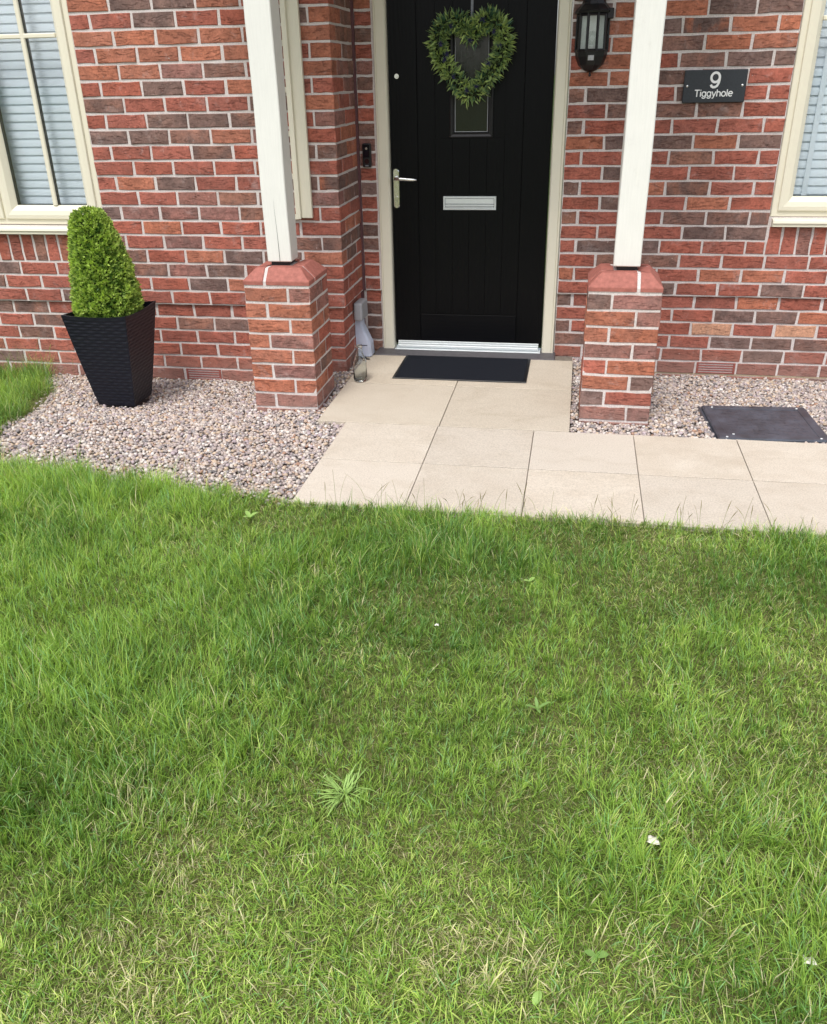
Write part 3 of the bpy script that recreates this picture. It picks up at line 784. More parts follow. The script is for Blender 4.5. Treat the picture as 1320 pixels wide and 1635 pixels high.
# weather bar and threshold
bm = bmesh.new()
box(bm, -1.586, -0.742, DL - 0.030, DL - 0.007, -0.338, -0.322, 0.003); box(bm, -1.586, -0.742, DL - 0.022, DL - 0.0068, -0.3215, -0.311, 0.002); box(bm, -1.586, -0.742, DL - 0.014, DL - 0.0069, -0.3105, -0.300, 0.002)
to_obj('weather_bar', bm, m_silver, door)
bm = bmesh.new(); box(bm, -1.601, -0.729, -0.024, 0.08, -0.3465, -0.341, 0.0015); to_obj('threshold', bm, m_silver, house)
bm = bmesh.new(); box(bm, -1.705, -0.640, -0.133, 0.09, -0.40, -0.347, 0.004); to_obj('door_sill', bm, m_sill, house)

# ------------------------------------------------------------------ piers with coping, and the porch on them
PW = 0.3275
def pier(x0, codes, hand, label):
    """square brick pier, four bricks to the course, chamfered coping bricks; hand flips the bond"""
    y0 = -1.082; zt = 0.243; x1 = x0 + PW; y1 = y0 + PW
    p = thing('brick_pier', (x0 + PW / 2, y0 + PW / 2, -0.36), label, 'pier', 'brick piers under the porch posts')
    bm = bmesh.new(); box(bm, x0 + 0.0035, x1 - 0.0035, y0 + 0.0035, y1 - 0.0035, -0.52, zt + 0.0075)
    cp = [(0.004, zt), (0.004, zt + 0.023), (0.058, zt + 0.077)]
    L = [[bm.verts.new(c) for c in ((x0 + i, y0 + i, z), (x1 - i, y0 + i, z), (x1 - i, y1 - i, z), (x0 + i, y1 - i, z))] for i, z in cp]
    for A, B in zip(L, L[1:]):
        for i in range(4): bm.faces.new((A[i], A[(i + 1) % 4], B[(i + 1) % 4], B[i]))
    bm.faces.new(L[-1])
    to_obj('mortar_core', bm, m_mortar, p)
    for r in range(10):
        z = zt - 0.075 * (r + 1) + 0.005
        a = (r + hand) % 2 == 0
        cd = codes[r] if r < len(codes) else 'pp'
        S_, H_ = (cd[0], cd[1]) if a else (cd[1], cd[0])
        # front stretcher / side bricks laid like a pinwheel
        if a:
            brick(p, x0 + 0.1075, y0, z, 0.215, S_)
            brick(p, y0 + 0.1075, x1, z, 0.215, H_, 'right')
            o = brick(p, x1 - 0.1075, y1, z, 0.215, rand_code()); o.rotation_euler.z = math.pi
            o = brick(p, y1 - 0.1075, x0, z, 0.215, rand_code(), 'right'); o.rotation_euler.z = -math.pi / 2
        else:
            brick(p, x1 - 0.1075, y0, z, 0.215, S_)
            o = brick(p, y0 + 0.1075, x0, z, 0.215, H_, 'right'); o.rotation_euler.z = -math.pi / 2
            o = brick(p, x0 + 0.1075, y1, z, 0.215, rand_code()); o.rotation_euler.z = math.pi
            brick(p, y1 - 0.1075, x1, z, 0.215, rnd.choice('rbop'), 'right')
    # coping: four chamfered corner bricks, pinwheel joints
    prof = [(0.0, zt + 0.008), (0.0, zt + 0.027), (0.055, zt + 0.080), (0.11, zt + 0.080)]
    g = 0.0075; la, lb = PW * 0.675 - g, PW * 0.325 - g
    cs = [(x0, y0, 1, 1), (x1, y0, -1, 1), (x1, y1, -1, -1), (x0, y1, 1, -1)]
    for i, (cx, cy, sx, sy) in enumerate(cs):
        lx, ly = (la, lb) if (i + hand) % 2 else (lb, la)
        bm = bmesh.new()
        sec = []
        for ins, z in prof:
            sec.append((bm.verts.new((cx + sx * lx, cy + sy * ins, z)), bm.verts.new((cx + sx * ins, cy + sy * ins, z)), bm.verts.new((cx + sx * ins, cy + sy * ly, z))))
        for A, B in zip(sec, sec[1:]):
            bm.faces.new((A[0], A[1], B[1], B[0])); bm.faces.new((A[1], A[2], B[2], B[1]))
        for e in (0, 2):
            vs = [s_[e] for s_ in sec] + [bm.verts.new((sec[-1][e].co.x, sec[-1][e].co.y, zt + 0.008))]
            bm.faces.new(vs)
        bmesh.ops.recalc_face_normals(bm, faces=bm.faces)
        bmesh.ops.bevel(bm, geom=[e for e in bm.edges if len(e.link_faces) == 2 and e.calc_face_angle(0) > 0.5], offset=0.0025, segments=1, affect='EDGES')
        o = to_obj('coping_brick', bm, m_coping, p)
    return p
pier(-2.1145, ['op', 'oo', 'oo', 'op', 'oo', 'op', 'oo', 'pp'], 0, 'left brick pier with chamfered red coping, beside the gravel')
pier(-0.4965, ['dp', 'op', 'oo', 'pp', 'ro', 'od', 'dr', 'pp'], 1, 'right brick pier with a dark corner brick under its red coping')

porch = thing('porch_frame', (-1.14, -0.918, 0.325), 'two white painted timber posts of the porch standing on brick piers', 'porch')
for cx in (-1.9585, -0.329):
    bm = bmesh.new(); hw = 0.0595; cy = -0.918
    box(bm, cx - hw, cx + hw, cy - hw, cy + hw, 0.340, 2.02, 0.004)
    bmesh.ops.subdivide_edges(bm, edges=[e for e in bm.edges if abs(e.verts[0].co.z - e.verts[1].co.z) > 1], cuts=14)
    for v in bm.verts:
        v.co.x += 0.0014 * math.sin(v.co.z * 9 + cx * 5 + v.co.y * 30); v.co.y += 0.0012 * math.sin(v.co.z * 7 + cx * 3)
    post = to_obj('post', bm, m_post, porch)
    part('post_shoe', porch, m_iron, (cx - 0.045, cx + 0.045, cy - 0.045, cy + 0.045, 0.3235, 0.3395))
    if cx < -1:      # a drying crack in the left post
        bm = bmesh.new(); w0 = 0.0011
        zz = [0.342, 0.42, 0.50, 0.57, 0.63]; xx = [0.004, 0.003, 0.001, -0.002, -0.003]
        for i in range(len(zz) - 1):
            a = [bm.verts.new((cx + xx[i] + s * w0 * (1 - i / 4.4), cy - hw - 0.0019, zz[i])) for s in (-1, 1)]
            b = [bm.verts.new((cx + xx[i + 1] + s * w0 * (1 - (i + 1) / 4.4), cy - hw - 0.0019, zz[i + 1])) for s in (-1, 1)]
            bm.faces.new((a[0], a[1], b[1], b[0]))
        to_obj('crack', bm, m_gasket, post)
part('beam', porch, m_post, (-2.05, -0.23, -0.985, -0.855, 2.021, 2.17), bev=0.004)
part('beam', porch, m_post, (-2.015, -1.895, -0.853, YA - 0.002, 2.021, 2.17), bev=0.004); part('beam', porch, m_post, (-0.39, -0.27, -0.853, -0.002, 2.021, 2.17), bev=0.004)
part('soffit', porch, m_soffit, (-2.25, -0.03, -1.20, YA - 0.003, 2.172, 2.19), (XR + 0.004, -0.03, YA - 0.0028, -0.003, 2.1725, 2.1895))
bm = bmesh.new()
for s in (-1, 1):
    c = [(-1.14, -1.28, 2.95), (-1.14, -0.004, 2.95), (-1.14 + s * 1.22, -0.004, 2.12), (-1.14 + s * 1.22, -1.28, 2.12)]
    if s < 0: c[1] = (-1.14, YA - 0.004, 2.95); c[2] = (-1.14 - 1.22, YA - 0.004, 2.12)
    a = [bm.verts.new(p_) for p_ in c]; b = [bm.verts.new((p_[0], p_[1], p_[2] + 0.05)) for p_ in c]
    bm.faces.new(a); bm.faces.new(b)
    for i in range(4): bm.faces.new((a[i], a[(i + 1) % 4], b[(i + 1) % 4], b[i]))
bmesh.ops.recalc_face_normals(bm, faces=bm.faces)
to_obj('roof', bm, m_tile, porch)

# ------------------------------------------------------------------ trellis on the left wall
tr = thing('trellis', (-2.06, YA - 0.004, 0.47), 'cream wooden trellis on the wall behind the left porch post', 'trellis')
ty = YA - 0.004
bm = bmesh.new(); box(bm, -2.000, -1.926, ty - 0.022, ty, 0.470, 1.90, 0.002); to_obj('stile', bm, m_trellis, tr)
bm = bmesh.new(); box(bm, -2.010, -1.984, ty - 0.038, ty - 0.0222, 0.466, 1.90, 0.002); to_obj('edge_moulding', bm, m_trellis, tr)
bm = bmesh.new(); box(bm, -2.165, -2.100, ty - 0.022, ty, 0.470, 1.90, 0.002); to_obj('stile', bm, m_trellis, tr)
for z in (0.474, 0.672, 0.872, 1.069, 1.271, 1.470, 1.67):
    bm = bmesh.new(); box(bm, -2.099, -2.001, ty - 0.018, ty - 0.002, z - 0.013, z + 0.013, 0.002); to_obj('slat', bm, m_trellis, tr)

# ------------------------------------------------------------------ wall lantern
def lantern():
    cx, yb = -0.548, -0.004
    t = thing('wall_lantern', (cx, yb, 1.10), 'black half lantern with clear panes on the wall right of the door', 'lantern')
    def hexring(r, z):   # half octagon against the wall
        return [(cx + r * math.cos(a), yb - 0.9 * r * math.sin(a), z) for a in [math.pi * i / 5 for i in range(6)]]
    def loft(bm, rings):
        R = [[bm.verts.new(p_) for p_ in r_] for r_ in rings]
        for A, B in zip(R, R[1:]):
            for i in range(5): bm.faces.new((A[i], A[i + 1], B[i + 1], B[i]))
            bm.faces.new((A[5], A[0], B[0], B[5]))
        bm.faces.new(R[0]); bm.faces.new(R[-1][::-1]); bmesh.ops.recalc_face_normals(bm, faces=bm.faces)
    bm = bmesh.new(); box(bm, cx - 0.05, cx + 0.05, yb - 0.008, yb, 1.15, 1.52, 0.003); to_obj('back_plate', bm, m_iron, t)
    bm = bmesh.new(); loft(bm, [hexring(0.012, 1.118), hexring(0.035, 1.128), hexring(0.062, 1.150), hexring(0.078, 1.188), hexring(0.080, 1.2085)]); to_obj('base', bm, m_iron, t)
    bm = bmesh.new(); cyl(bm, (cx, yb - 0.02, 1.118), (cx, yb - 0.02, 1.108), 0.0055, 0.004, 10); bmesh.ops.create_uvsphere(bm, u_segments=10, v_segments=6, radius=0.0075, matrix=Matrix.Translation((cx, yb - 0.02, 1.104))); to_obj('finial', bm, m_iron, t)
    r0, r1, za, zb = 0.078, 0.076, 1.209, 1.376
    A, B = hexring(r0, za), hexring(r1, zb)
    for i in range(6):
        bm = bmesh.new(); cyl(bm, A[i], B[i], 0.0075, None, 6, smooth=False); to_obj('bar', bm, m_iron, t)
    for i in range(5):
        bm = bmesh.new(); c = [Vector(p_) for p_ in (A[i], A[i + 1], B[i + 1], B[i])]
        m_ = sum(c, Vector()) / 4; f = [bm.verts.new(m_ + (p_ - m_) * 0.97) for p_ in c]
        nrm = (c[1] - c[0]).cross(c[3] - c[0]).normalized() * 0.0025; g = [bm.verts.new(v.co + nrm) for v in f]
        bm.faces.new(f); bm.faces.new(g[::-1])
        for j in range(4): bm.faces.new((f[j], g[j], g[(j + 1) % 4], f[(j + 1) % 4]))
        bmesh.ops.recalc_face_normals(bm, faces=bm.faces); to_obj('pane', bm, m_lampglass, t)
        for zz, h_ in ((za + 0.006, 0.012), (zb - 0.006, 0.012)):
            bm = bmesh.new(); k = (zz - za) / (zb - za); p0 = c[0].lerp(c[3], k); p1 = c[1].lerp(c[2], k)
            cyl(bm, p0, p1, 0.0075, None, 6, smooth=False); to_obj('rim', bm, m_iron, t)
    bm = bmesh.new(); loft(bm, [hexring(0.090, 1.3765), hexring(0.092, 1.384), hexring(0.086, 1.392), hexring(0.060, 1.415), hexring(0.052, 1.440), hexring(0.066, 1.448), hexring(0.030, 1.50), hexring(0.008, 1.52)]); to_obj('roof', bm, m_iron, t)
    bm = bmesh.new(); box(bm, cx + 0.06, cx + 0.098, yb - 0.035, yb - 0.001, 1.350, 1.396, 0.003); to_obj('sensor_box', bm, m_iron, t)
    bm = bmesh.new(); lathe(bm, cx, yb - 0.035, [(0.0, 1.300), (0.012, 1.297), (0.022, 1.285), (0.026, 1.268), (0.022, 1.250), (0.014, 1.238)], 16); to_obj('bulb', bm, m_lampglass, t)
    bm = bmesh.new(); lathe(bm, cx, yb - 0.035, [(0.014, 1.238), (0.0145, 1.212), (0.0, 1.211)], 14); to_obj('bulb_cap', bm, m_silver, t)
    c5 = hexring(0.0785, 1.19); pa, pb = Vector(c5[2]), Vector(c5[3]); bm = bmesh.new()
    q0 = pa.lerp(pb, 0.2); q1 = pa.lerp(pb, 0.8); dn = Vector((0, 0.006, -0.022)); o_ = Vector((0, -0.0016, 0.003))
    v = [bm.verts.new(p_) for p_ in (q0 + o_, q1 + o_, q1 + dn + o_, q0 + dn + o_)]; w = [bm.verts.new(x_.co + Vector((0, 0.003, 0))) for x_ in v]
    bm.faces.new(v); bm.faces.new(w[::-1])
    for j in range(4): bm.faces.new((v[j], w[j], w[(j + 1) % 4], v[(j + 1) % 4]))
    bmesh.ops.recalc_face_normals(bm, faces=bm.faces); to_obj('label_plate', bm, shaded('pale_sticker', (0.42, 0.43, 0.46), 0.4), t)
    # white reflector inside
    bm = bmesh.new(); box(bm, cx - 0.062, cx + 0.062, yb - 0.0125, yb - 0.0085, 1.212, 1.374); to_obj('reflector', bm, shaded('reflector_white', (0.66, 0.68, 0.66), 0.35, 20, 0.1), t)
lantern()

# ------------------------------------------------------------------ house sign
def sign():
    x0, x1, z0, z1 = -0.079, 0.223, 0.970, 1.1175
    t = thing('house_sign', ((x0 + x1) / 2, -0.001, z0), 'dark slate house sign with white number 9 and Tiggyhole', 'sign')
    bm = bmesh.new(); box(bm, x0, x1, -0.016, -0.003, z0, z1, 0.003); to_obj('plate', bm, m_plate, t)
    for x in (x0 + 0.018, x1 - 0.018):
        bm = bmesh.new(); bmesh.ops.create_uvsphere(bm, u_segments=12, v_segments=8, radius=0.0062, matrix=Matrix.Translation((x, -0.0155, (z0 + z1) / 2 + 0.002)) @ Matrix.Diagonal((1, 0.6, 1, 1))); to_obj('screw', bm, m_chrome, t, smooth=True)
    def arc(cx, cy, rx, ry, a, b, n=14): return [(cx + rx * math.cos(math.radians(a + (b - a) * i / n)), cy + ry * math.sin(math.radians(a + (b - a) * i / n))) for i in range(n + 1)]
    # plain grotesque letters as strokes, x-height 0.53, cap height 0.72
    GL = {'T': (0.60, [[(0.03, 0.68), (0.57, 0.68)], [(0.30, 0.66), (0.30, 0.0)]]),
          'i': (0.22, [[(0.11, 0.0), (0.11, 0.52)], [(0.11, 0.63), (0.11, 0.72)]]),
          'g': (0.56, [arc(0.26, 0.265, 0.205, 0.235, 0, 360, 22), [(0.465, 0.52), (0.465, 0.02)], arc(0.26, 0.01, 0.205, 0.175, 0, -160, 12)]),
          'y': (0.50, [[(0.04, 0.52), (0.25, 0.02)], [(0.46, 0.52), (0.25, 0.0), (0.20, -0.12), (0.14, -0.165), (0.06, -0.16)]]),
          'h': (0.55, [[(0.09, 0.0), (0.09, 0.72)], [(0.09, 0.30)] + arc(0.275, 0.31, 0.185, 0.185, 180, 0, 12) + [(0.46, 0.0)]]),
          'o': (0.55, [arc(0.275, 0.262, 0.22, 0.24, 0, 360, 24)]),
          'l': (0.22, [[(0.11, 0.0), (0.11, 0.72)]]),
          'e': (0.55, [[(0.07, 0.275), (0.49, 0.275)], arc(0.275, 0.262, 0.215, 0.24, 3, 318, 22)]),
          '9': (0.56, [arc(0.275, 0.475, 0.205, 0.215, 0, 360, 26), [(0.48, 0.47), (0.478, 0.34), (0.45, 0.20), (0.39, 0.09), (0.30, 0.035), (0.20, 0.03), (0.12, 0.075), (0.085, 0.15)]])}
    def txt(word, size, xc, zb_, name, sw):
        bm = bmesh.new(); tot = sum(GL[c][0] for c in word); x = xc - tot * size / 2; lev = 0
        for c in word:
            for st in GL[c][1]:
                lev += 1; y = -0.0166 - 0.00012 * (lev % 3); n = len(st); cl = (Vector(st[0]) - Vector(st[-1])).length < 1e-4
                P = [Vector((x + a * size, zb_ + b * size)) for a, b in st]; Lr = []
                for i in range(n):
                    p0 = P[i - 1] if i else (P[-2] if cl else P[0]); p1 = P[i + 1] if i < n - 1 else (P[1] if cl else P[-1])
                    d = (p1 - p0).normalized(); nn = Vector((-d.y, d.x)) * sw * size / 2
                    Lr.append([bm.verts.new((q.x, yy, q.y)) for q, yy in ((P[i] + nn, y), (P[i] - nn, y), (P[i] + nn, -0.0155), (P[i] - nn, -0.0155))])
                for A, B in zip(Lr, Lr[1:]):
                    bm.faces.new((A[0], A[1], B[1], B[0])); bm.faces.new((A[2], A[0], B[0], B[2])); bm.faces.new((A[1], A[3], B[3], B[1]))
            x += GL[c][0] * size
        bmesh.ops.recalc_face_normals(bm, faces=bm.faces)
        to_obj(name, bm, m_white, t)
    txt('9', 0.098, 0.072, 1.0365, 'number', 0.115)
    txt('Tiggyhole', 0.0435, 0.071, 0.9975, 'lettering', 0.115)
sign()

# ------------------------------------------------------------------ doorbell
t = thing('video_doorbell', (-1.727, -0.002, 0.672), 'small black video doorbell on the brick strip left of the door', 'doorbell')
bm = bmesh.new(); box(bm, -1.751, -1.703, -0.024, -0.001, 0.674, 0.796, 0.006, seg=2); to_obj('body', bm, m_black, t)
bm = bmesh.new(); box(bm, -1.7445, -1.7095, -0.0262, -0.0242, 0.725, 0.789, 0.0008); to_obj('camera_panel', bm, shaded('gloss_black', (0.006, 0.006, 0.010), 0.08), t)
bm = bmesh.new(); cyl(bm, (-1.727, -0.0263, 0.770), (-1.727, -0.0285, 0.770), 0.0075, 0.006, 16); to_obj('lens', bm, m_chrome, t)
bm = bmesh.new(); cyl(bm, (-1.727, -0.0242, 0.705), (-1.727, -0.0265, 0.705), 0.013, 0.012, 20); to_obj('button', bm, shaded('dark_red_gloss', (0.030, 0.010, 0.012), 0.15), t)
bm = bmesh.new(); box(bm, -1.736, -1.718, -0.0250, -0.0242, 0.680, 0.6855); to_obj('nameplate', bm, shaded('grey_print', (0.25, 0.25, 0.27), 0.4), t)

# ------------------------------------------------------------------ utility box and duct cover in the corner
t = thing('utility_box', (-1.762, -0.16, ZP), 'grey cable box and pale flared duct cover in the corner left of the door', 'utility box')
bm = bmesh.new(); box(bm, XR - 0.010, -1.742, -0.235, -0.085, -0.128, -0.026, 0.010, seg=2); to_obj('box', bm, m_utility, t)
bm = bmesh.new(); secs = []
for z, xo, ya, yb2 in ((-0.132, -1.757, -0.185, -0.125), (-0.165, -1.757, -0.190, -0.122), (-0.275, -1.712, -0.195, -0.105), (-0.345, -1.708, -0.195, -0.105)):
    secs.append([bm.verts.new(c) for c in ((XR - 0.016, ya, z), (xo - 0.010, ya, z), (xo, ya + 0.016, z), (xo, yb2, z), (XR - 0.016, yb2, z))])
for A, B in zip(secs, secs[1:]):
    for i in range(4): bm.faces.new((A[i], A[i + 1], B[i + 1], B[i]))
bm.faces.new(secs[0]); bm.faces.new(secs[-1]); bmesh.ops.recalc_face_normals(bm, faces=bm.faces)
to_obj('duct_cover', bm, m_duct, t)
part('seam', t, m_gasket, (XR - 0.010, -1.730, -0.1968, -0.1945, -0.2795, -0.2765))
bm = bmesh.new(); P = [(-1.745, -0.202, -0.342), (-1.735, -0.232, -0.340), (-1.722, -0.245, -0.344), (-1.708, -0.238, -0.346)]
for a, b in zip(P, P[1:]): cyl(bm, a, b, 0.0035, None, 8)
to_obj('cable_end', bm, m_black, t)

# ------------------------------------------------------------------ bottle
bx, by, bz = -1.672, -0.632, ZP + 0.001
t = thing('glass_bottle', (bx, by, bz), 'empty clear glass bottle at the left edge of the paving', 'bottle')
gm = NT('bottle_glass'); gm.set((0.93, 0.96, 0.95), 0.02); gm.b.inputs['Transmission Weight'].default_value = 1.0; gm.b.inputs['IOR'].default_value = 1.42; m_bottle = gm.m
bm = bmesh.new()
outer = [(0.0, 0.0), (0.030, 0.0), (0.036, 0.005), (0.0375, 0.012), (0.0375, 0.095), (0.035, 0.112), (0.026, 0.135), (0.018, 0.155), (0.0155, 0.170), (0.0155, 0.182), (0.0185, 0.184), (0.0185, 0.194), (0.016, 0.196)]
inner = [(0.0135, 0.194), (0.0130, 0.170), (0.0155, 0.154), (0.0235, 0.134), (0.032, 0.111), (0.0348, 0.094), (0.0348, 0.014), (0.030, 0.009), (0.0, 0.008)]
lathe(bm, bx, by, [(r_, bz + z_) for r_, z_ in outer + inner], 32)
bmesh.ops.remove_doubles(bm, verts=bm.verts, dist=1e-5); bmesh.ops.recalc_face_normals(bm, faces=bm.faces)
to_obj('body', bm, m_bottle, t)

# ------------------------------------------------------------------ door mat
t = thing('door_mat', (-1.14, -0.36, ZP), 'black ribbed rubber door mat on the paving before the door', 'doormat')
bm = bmesh.new(); box(bm, -1.508, -0.776, -0.580, -0.146, ZP + 0.0015, ZP + 0.007, 0.002); to_obj('backing', bm, m_black, t)
bm = bmesh.new(); random.seed(3); n = 46
for i in range(n):
    y = -0.566 + 0.406 * i / (n - 1); box(bm, -1.492, -0.792, y - 0.0030, y + 0.0030, ZP + 0.0066, ZP + 0.0105)
o = to_obj('pile', bm, m_matrib, t); o['kind'] = 'stuff'

# ------------------------------------------------------------------ drain cover
rot = Matrix.Translation((0.36, -1.0, 0)) @ Matrix.Rotation(math.radians(3.4), 4, 'Z') @ Matrix.Translation((-0.36, 1.0, 0))
t = thing('drain_cover', (0.36, -1.0, -0.40), 'black plastic inspection cover set in the gravel by the path', 'drain cover')
cx0, cx1, cy0, cy1, cz = 0.115, 0.605, -1.232, -0.785, -0.358
bm = bmesh.new(); box(bm, cx0 - 0.012, cx1 + 0.012, cy0 - 0.010, cy1 + 0.012, -0.43, cz - 0.012, 0.003, rot=rot); to_obj('frame', bm, m_cover, t)
bm = bmesh.new(); box(bm, cx0, cx1, cy0, cy1, cz - 0.0115, cz, 0.003, rot=rot); lid = to_obj('lid', bm, m_cover, t)
bm = bmesh.new()
for a_, b_, c_, d_ in ((cx0 + 0.006, cx1 - 0.006, cy0 + 0.006, cy0 + 0.045), (cx0 + 0.006, cx1 - 0.006, cy1 - 0.045, cy1 - 0.006), (cx0 + 0.006, cx0 + 0.045, cy0 + 0.0455, cy1 - 0.0455), (cx1 - 0.045, cx1 - 0.006, cy0 + 0.0455, cy1 - 0.0455)): box(bm, a_, b_, c_, d_, cz - 0.001, cz + 0.0022, 0.001, rot=rot)
to_obj('raised_border', bm, m_cover, lid)
bm = bmesh.new()
for i in range(11):
    for j in range(9):
        x = cx0 + 0.085 + (cx1 - cx0 - 0.17) * i / 10; y = cy0 + 0.08 + (cy1 - cy0 - 0.16) * j / 8
        L, W_ = (0.013, 0.003) if (i + j) % 2 else (0.003, 0.013)
        box(bm, x - L, x + L, y - W_, y + W_, cz - 0.001, cz + 0.0007, rot=rot)
o = to_obj('tread_pads', bm, m_cover, lid); o['kind'] = 'stuff'
for x, y in ((cx0 + 0.045, cy1 - 0.03), (cx1 - 0.045, cy1 - 0.03), (cx0 + 0.04, cy0 + 0.02), (cx1 - 0.04, cy0 + 0.022), (cx0 + 0.075, cy0 + 0.055)):
    bm = bmesh.new(); cyl(bm, rot @ Vector((x, y, cz + 0.0015)), rot @ Vector((x, y, cz + 0.0042)), 0.0062, 0.0055, 10); to_obj('screw', bm, m_silver, lid)

# ------------------------------------------------------------------ planter and clipped box
def planter():
    cx, cy, z0, z1 = -2.892, -0.965, -0.392, 0.098
    t = thing('planter', (cx, cy, z0), 'tall tapered black planter with rippled sides on the gravel', 'planter')
    def half(k): return 0.101 + (0.173 - 0.101) * (k ** 0.92)
    def make(inner):
        NR, NU = (56, 30) if not inner else (8, 30)
        bm = bmesh.new(); rings = []
        for i in range(NR + 1):
            k = i / NR
            if inner: k = 0.80 + 0.20 * k
            h = half(k) - (0.007 if inner else 0.0)
            ring = []
            for s in range(4):
                for u in range(NU):
                    f = u / NU; a = -h + 2 * h * f
                    e = abs(2 * f - 1)
                    dip = -0.010 * (1 - e ** 2.2) * sm(0.82, 1.0, k)      # rim sags between the corners
                    rip = 0.0
                    if not inner and 0.03 < k < 0.965 and 0.015 < f < 0.985:
                        rip = 0.0012 * math.cos(math.pi * i) * (0.6 + 0.4 * math.sin(2 * math.pi * (4.5 * f + 0.25 * (i // 2 % 2) * 2 + 0.25 * s)))
                    x, y = ((a, -h - rip), (h + rip, a), (-a, h + rip), (-h - rip, -a))[s]
                    c_ = max(abs(x), abs(y))
                    ring.append(bm.verts.new((cx + x, cy + y, z0 + (z1 - z0) * k + float(dip))))
            rings.append(ring)
        n = 4 * NU
        for A, B in zip(rings, rings[1:]):
            for i in range(n): bm.faces.new((A[i], A[(i + 1) % n], B[(i + 1) % n], B[i]))
        return bm, rings, n
    bm, rings, n = make(False)
    bm2, r2, _ = make(True)
    # join rim
    me2 = bpy.data.meshes.new('t'); bm2.to_mesh(me2); bm2.free()
    nv = len(bm.verts); bm.from_mesh(me2); bpy.data.meshes.remove(me2)
    bm.verts.ensure_lookup_table()
    top_o = [bm.verts[56 * n + i] for i in range(n)]; top_i = [bm.verts[nv + 8 * n + i] for i in range(n)]
    for i in range(n): bm.faces.new((top_o[i], top_o[(i + 1) % n], top_i[(i + 1) % n], top_i[i]))
    bm.faces.new([bm.verts[i] for i in range(n)][::-1])
    bmesh.ops.recalc_face_normals(bm, faces=bm.faces)
    m_pot = shaded('anthracite_planter', (0.0080, 0.0090, 0.0160), 0.40, 60, 0.15, 0.15, 0.32)
    to_obj('pot', bm, m_pot, t)
    bm = bmesh.new(); h = half(0.87) - 0.008; box(bm, cx - h, cx + h, cy - h, cy + h, z0 + 0.40, z0 + 0.425); to_obj('compost', bm, m_compost, t)
planter()

def leaf_cloud(P, N, L, Wd, col, roll=None, fold=0.18):
    """folded diamond leaves at P pointing along N; returns co, tris, colours"""
    n = len(P); up = rng.normal(size=(n, 3)); T = np.cross(N, up); T /= np.linalg.norm(T, axis=1, keepdims=True) + 1e-9
    B = np.cross(N, T)
    L = L[:, None]; Wd = Wd[:, None]
    base = P; tip = P + N * L - B * L * 0.12; mid = P + N * L * 0.48
    a = mid + T * Wd + B * Wd * fold; b = mid - T * Wd + B * Wd * fold; m = mid - B * Wd * fold
    co = np.stack([base, a, tip, b, m], 1).reshape(-1, 3)
    q = np.arange(n)[:, None] * 5
    tris = np.concatenate([q + [0, 1, 4], q + [1, 2, 4], q + [2, 3, 4], q + [3, 0, 4]], 1).reshape(-1, 3)
    return co, tris, np.repeat(col, 5, axis=0)

def topiary():
    cx, cy = -2.892, -0.965
    t = thing('box_topiary', (cx, cy, 0.03), 'clipped green box cone growing in the black planter', 'topiary')
    bm = bmesh.new(); cyl(bm, (cx, cy, 0.034), (cx - 0.01, cy, 0.30), 0.014, 0.008, 10); to_obj('stem', bm, m_bark, t)
    zs = np.array([0.045, 0.10, 0.20, 0.33, 0.44, 0.515, 0.560, 0.580]); rs = np.array([0.160, 0.170, 0.159, 0.138, 0.111, 0.090, 0.064, 0.0])
    prof = [(r_ * 0.80, z_) for r_, z_ in zip(rs[:-1], zs[:-1] * 0.965)]
    bm = bmesh.new(); lathe(bm, cx, cy, prof, 28)
    for v in bm.verts:
        k_ = 1 + 0.10 * (float(vnoise(v.co.x * 9, v.co.z * 9 + v.co.y * 7, 3, 5)) - 0.5) * 2
        v.co.x = cx + (v.co.x - cx) * k_ - 0.022 * float(sm(0.3, 0.58, v.co.z)); v.co.y = cy + (v.co.y - cy) * k_
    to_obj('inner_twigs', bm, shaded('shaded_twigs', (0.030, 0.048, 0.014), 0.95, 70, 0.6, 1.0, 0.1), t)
    n = 23000
    z = rng.uniform(0.045, 0.580, n); th = rng.uniform(0, 2 * np.pi, n)
    R = np.interp(z, zs, rs) * (1 + 0.05 * (vnoise(th * 2, z * 20, 1.3, 77) - 0.5) * 2)
    keep = rng.random(n) < np.clip(R / 0.16 + 0.12, 0, 1); z, th, R = z[keep], th[keep], R[keep]; n = len(z)
    d = 1 - np.abs(rng.normal(0, 0.085, n))
    # sprigs: leaves gathered in tufts that stand out of the surface
    cell = vnoise(th * 10.0, z * 62, 1.0, 91)
    R = R * d * (0.93 + 0.10 * cell)
    px = cx - 0.006 - 0.018 * sm(0.3, 0.58, z) + R * np.cos(th); py = cy + R * np.sin(th)
    lim = 0.135 + 0.2 * sm(0.10, 0.14, z); px = cx + np.clip(px - cx, -lim, lim); py = cy + np.clip(py - cy, -lim, lim)
    P = np.stack([px, py, z], 1)
    rn = np.stack([np.cos(th), np.sin(th), np.full(n, 0.75)], 1) + rng.normal(0, 0.55, (n, 3)); rn /= np.linalg.norm(rn, axis=1, keepdims=True)
    tone = np.clip(0.26 + 0.95 * (cell - 0.3) * 1.5 + rng.normal(0, 0.26, n), 0, 1)[:, None]  # leaves in hollows between sprigs darkened in colour, as shaded gaps
    col = (1 - tone) * np.array([0.080, 0.175, 0.030]) + tone * np.array([0.52, 0.68, 0.15])
    yel = (rng.random(n) < 0.10)[:, None]; col = np.where(yel, col * 0.5 + 0.5 * np.array([0.44, 0.50, 0.13]), col)
    co, tr_, c = leaf_cloud(P, rn, rng.uniform(0.013, 0.023, n), rng.uniform(0.0036, 0.0062, n), col)
    o = mesh_np('foliage', co, tr_, m_leaf, t, (cx, cy, 0.03), c); o['kind'] = 'stuff'
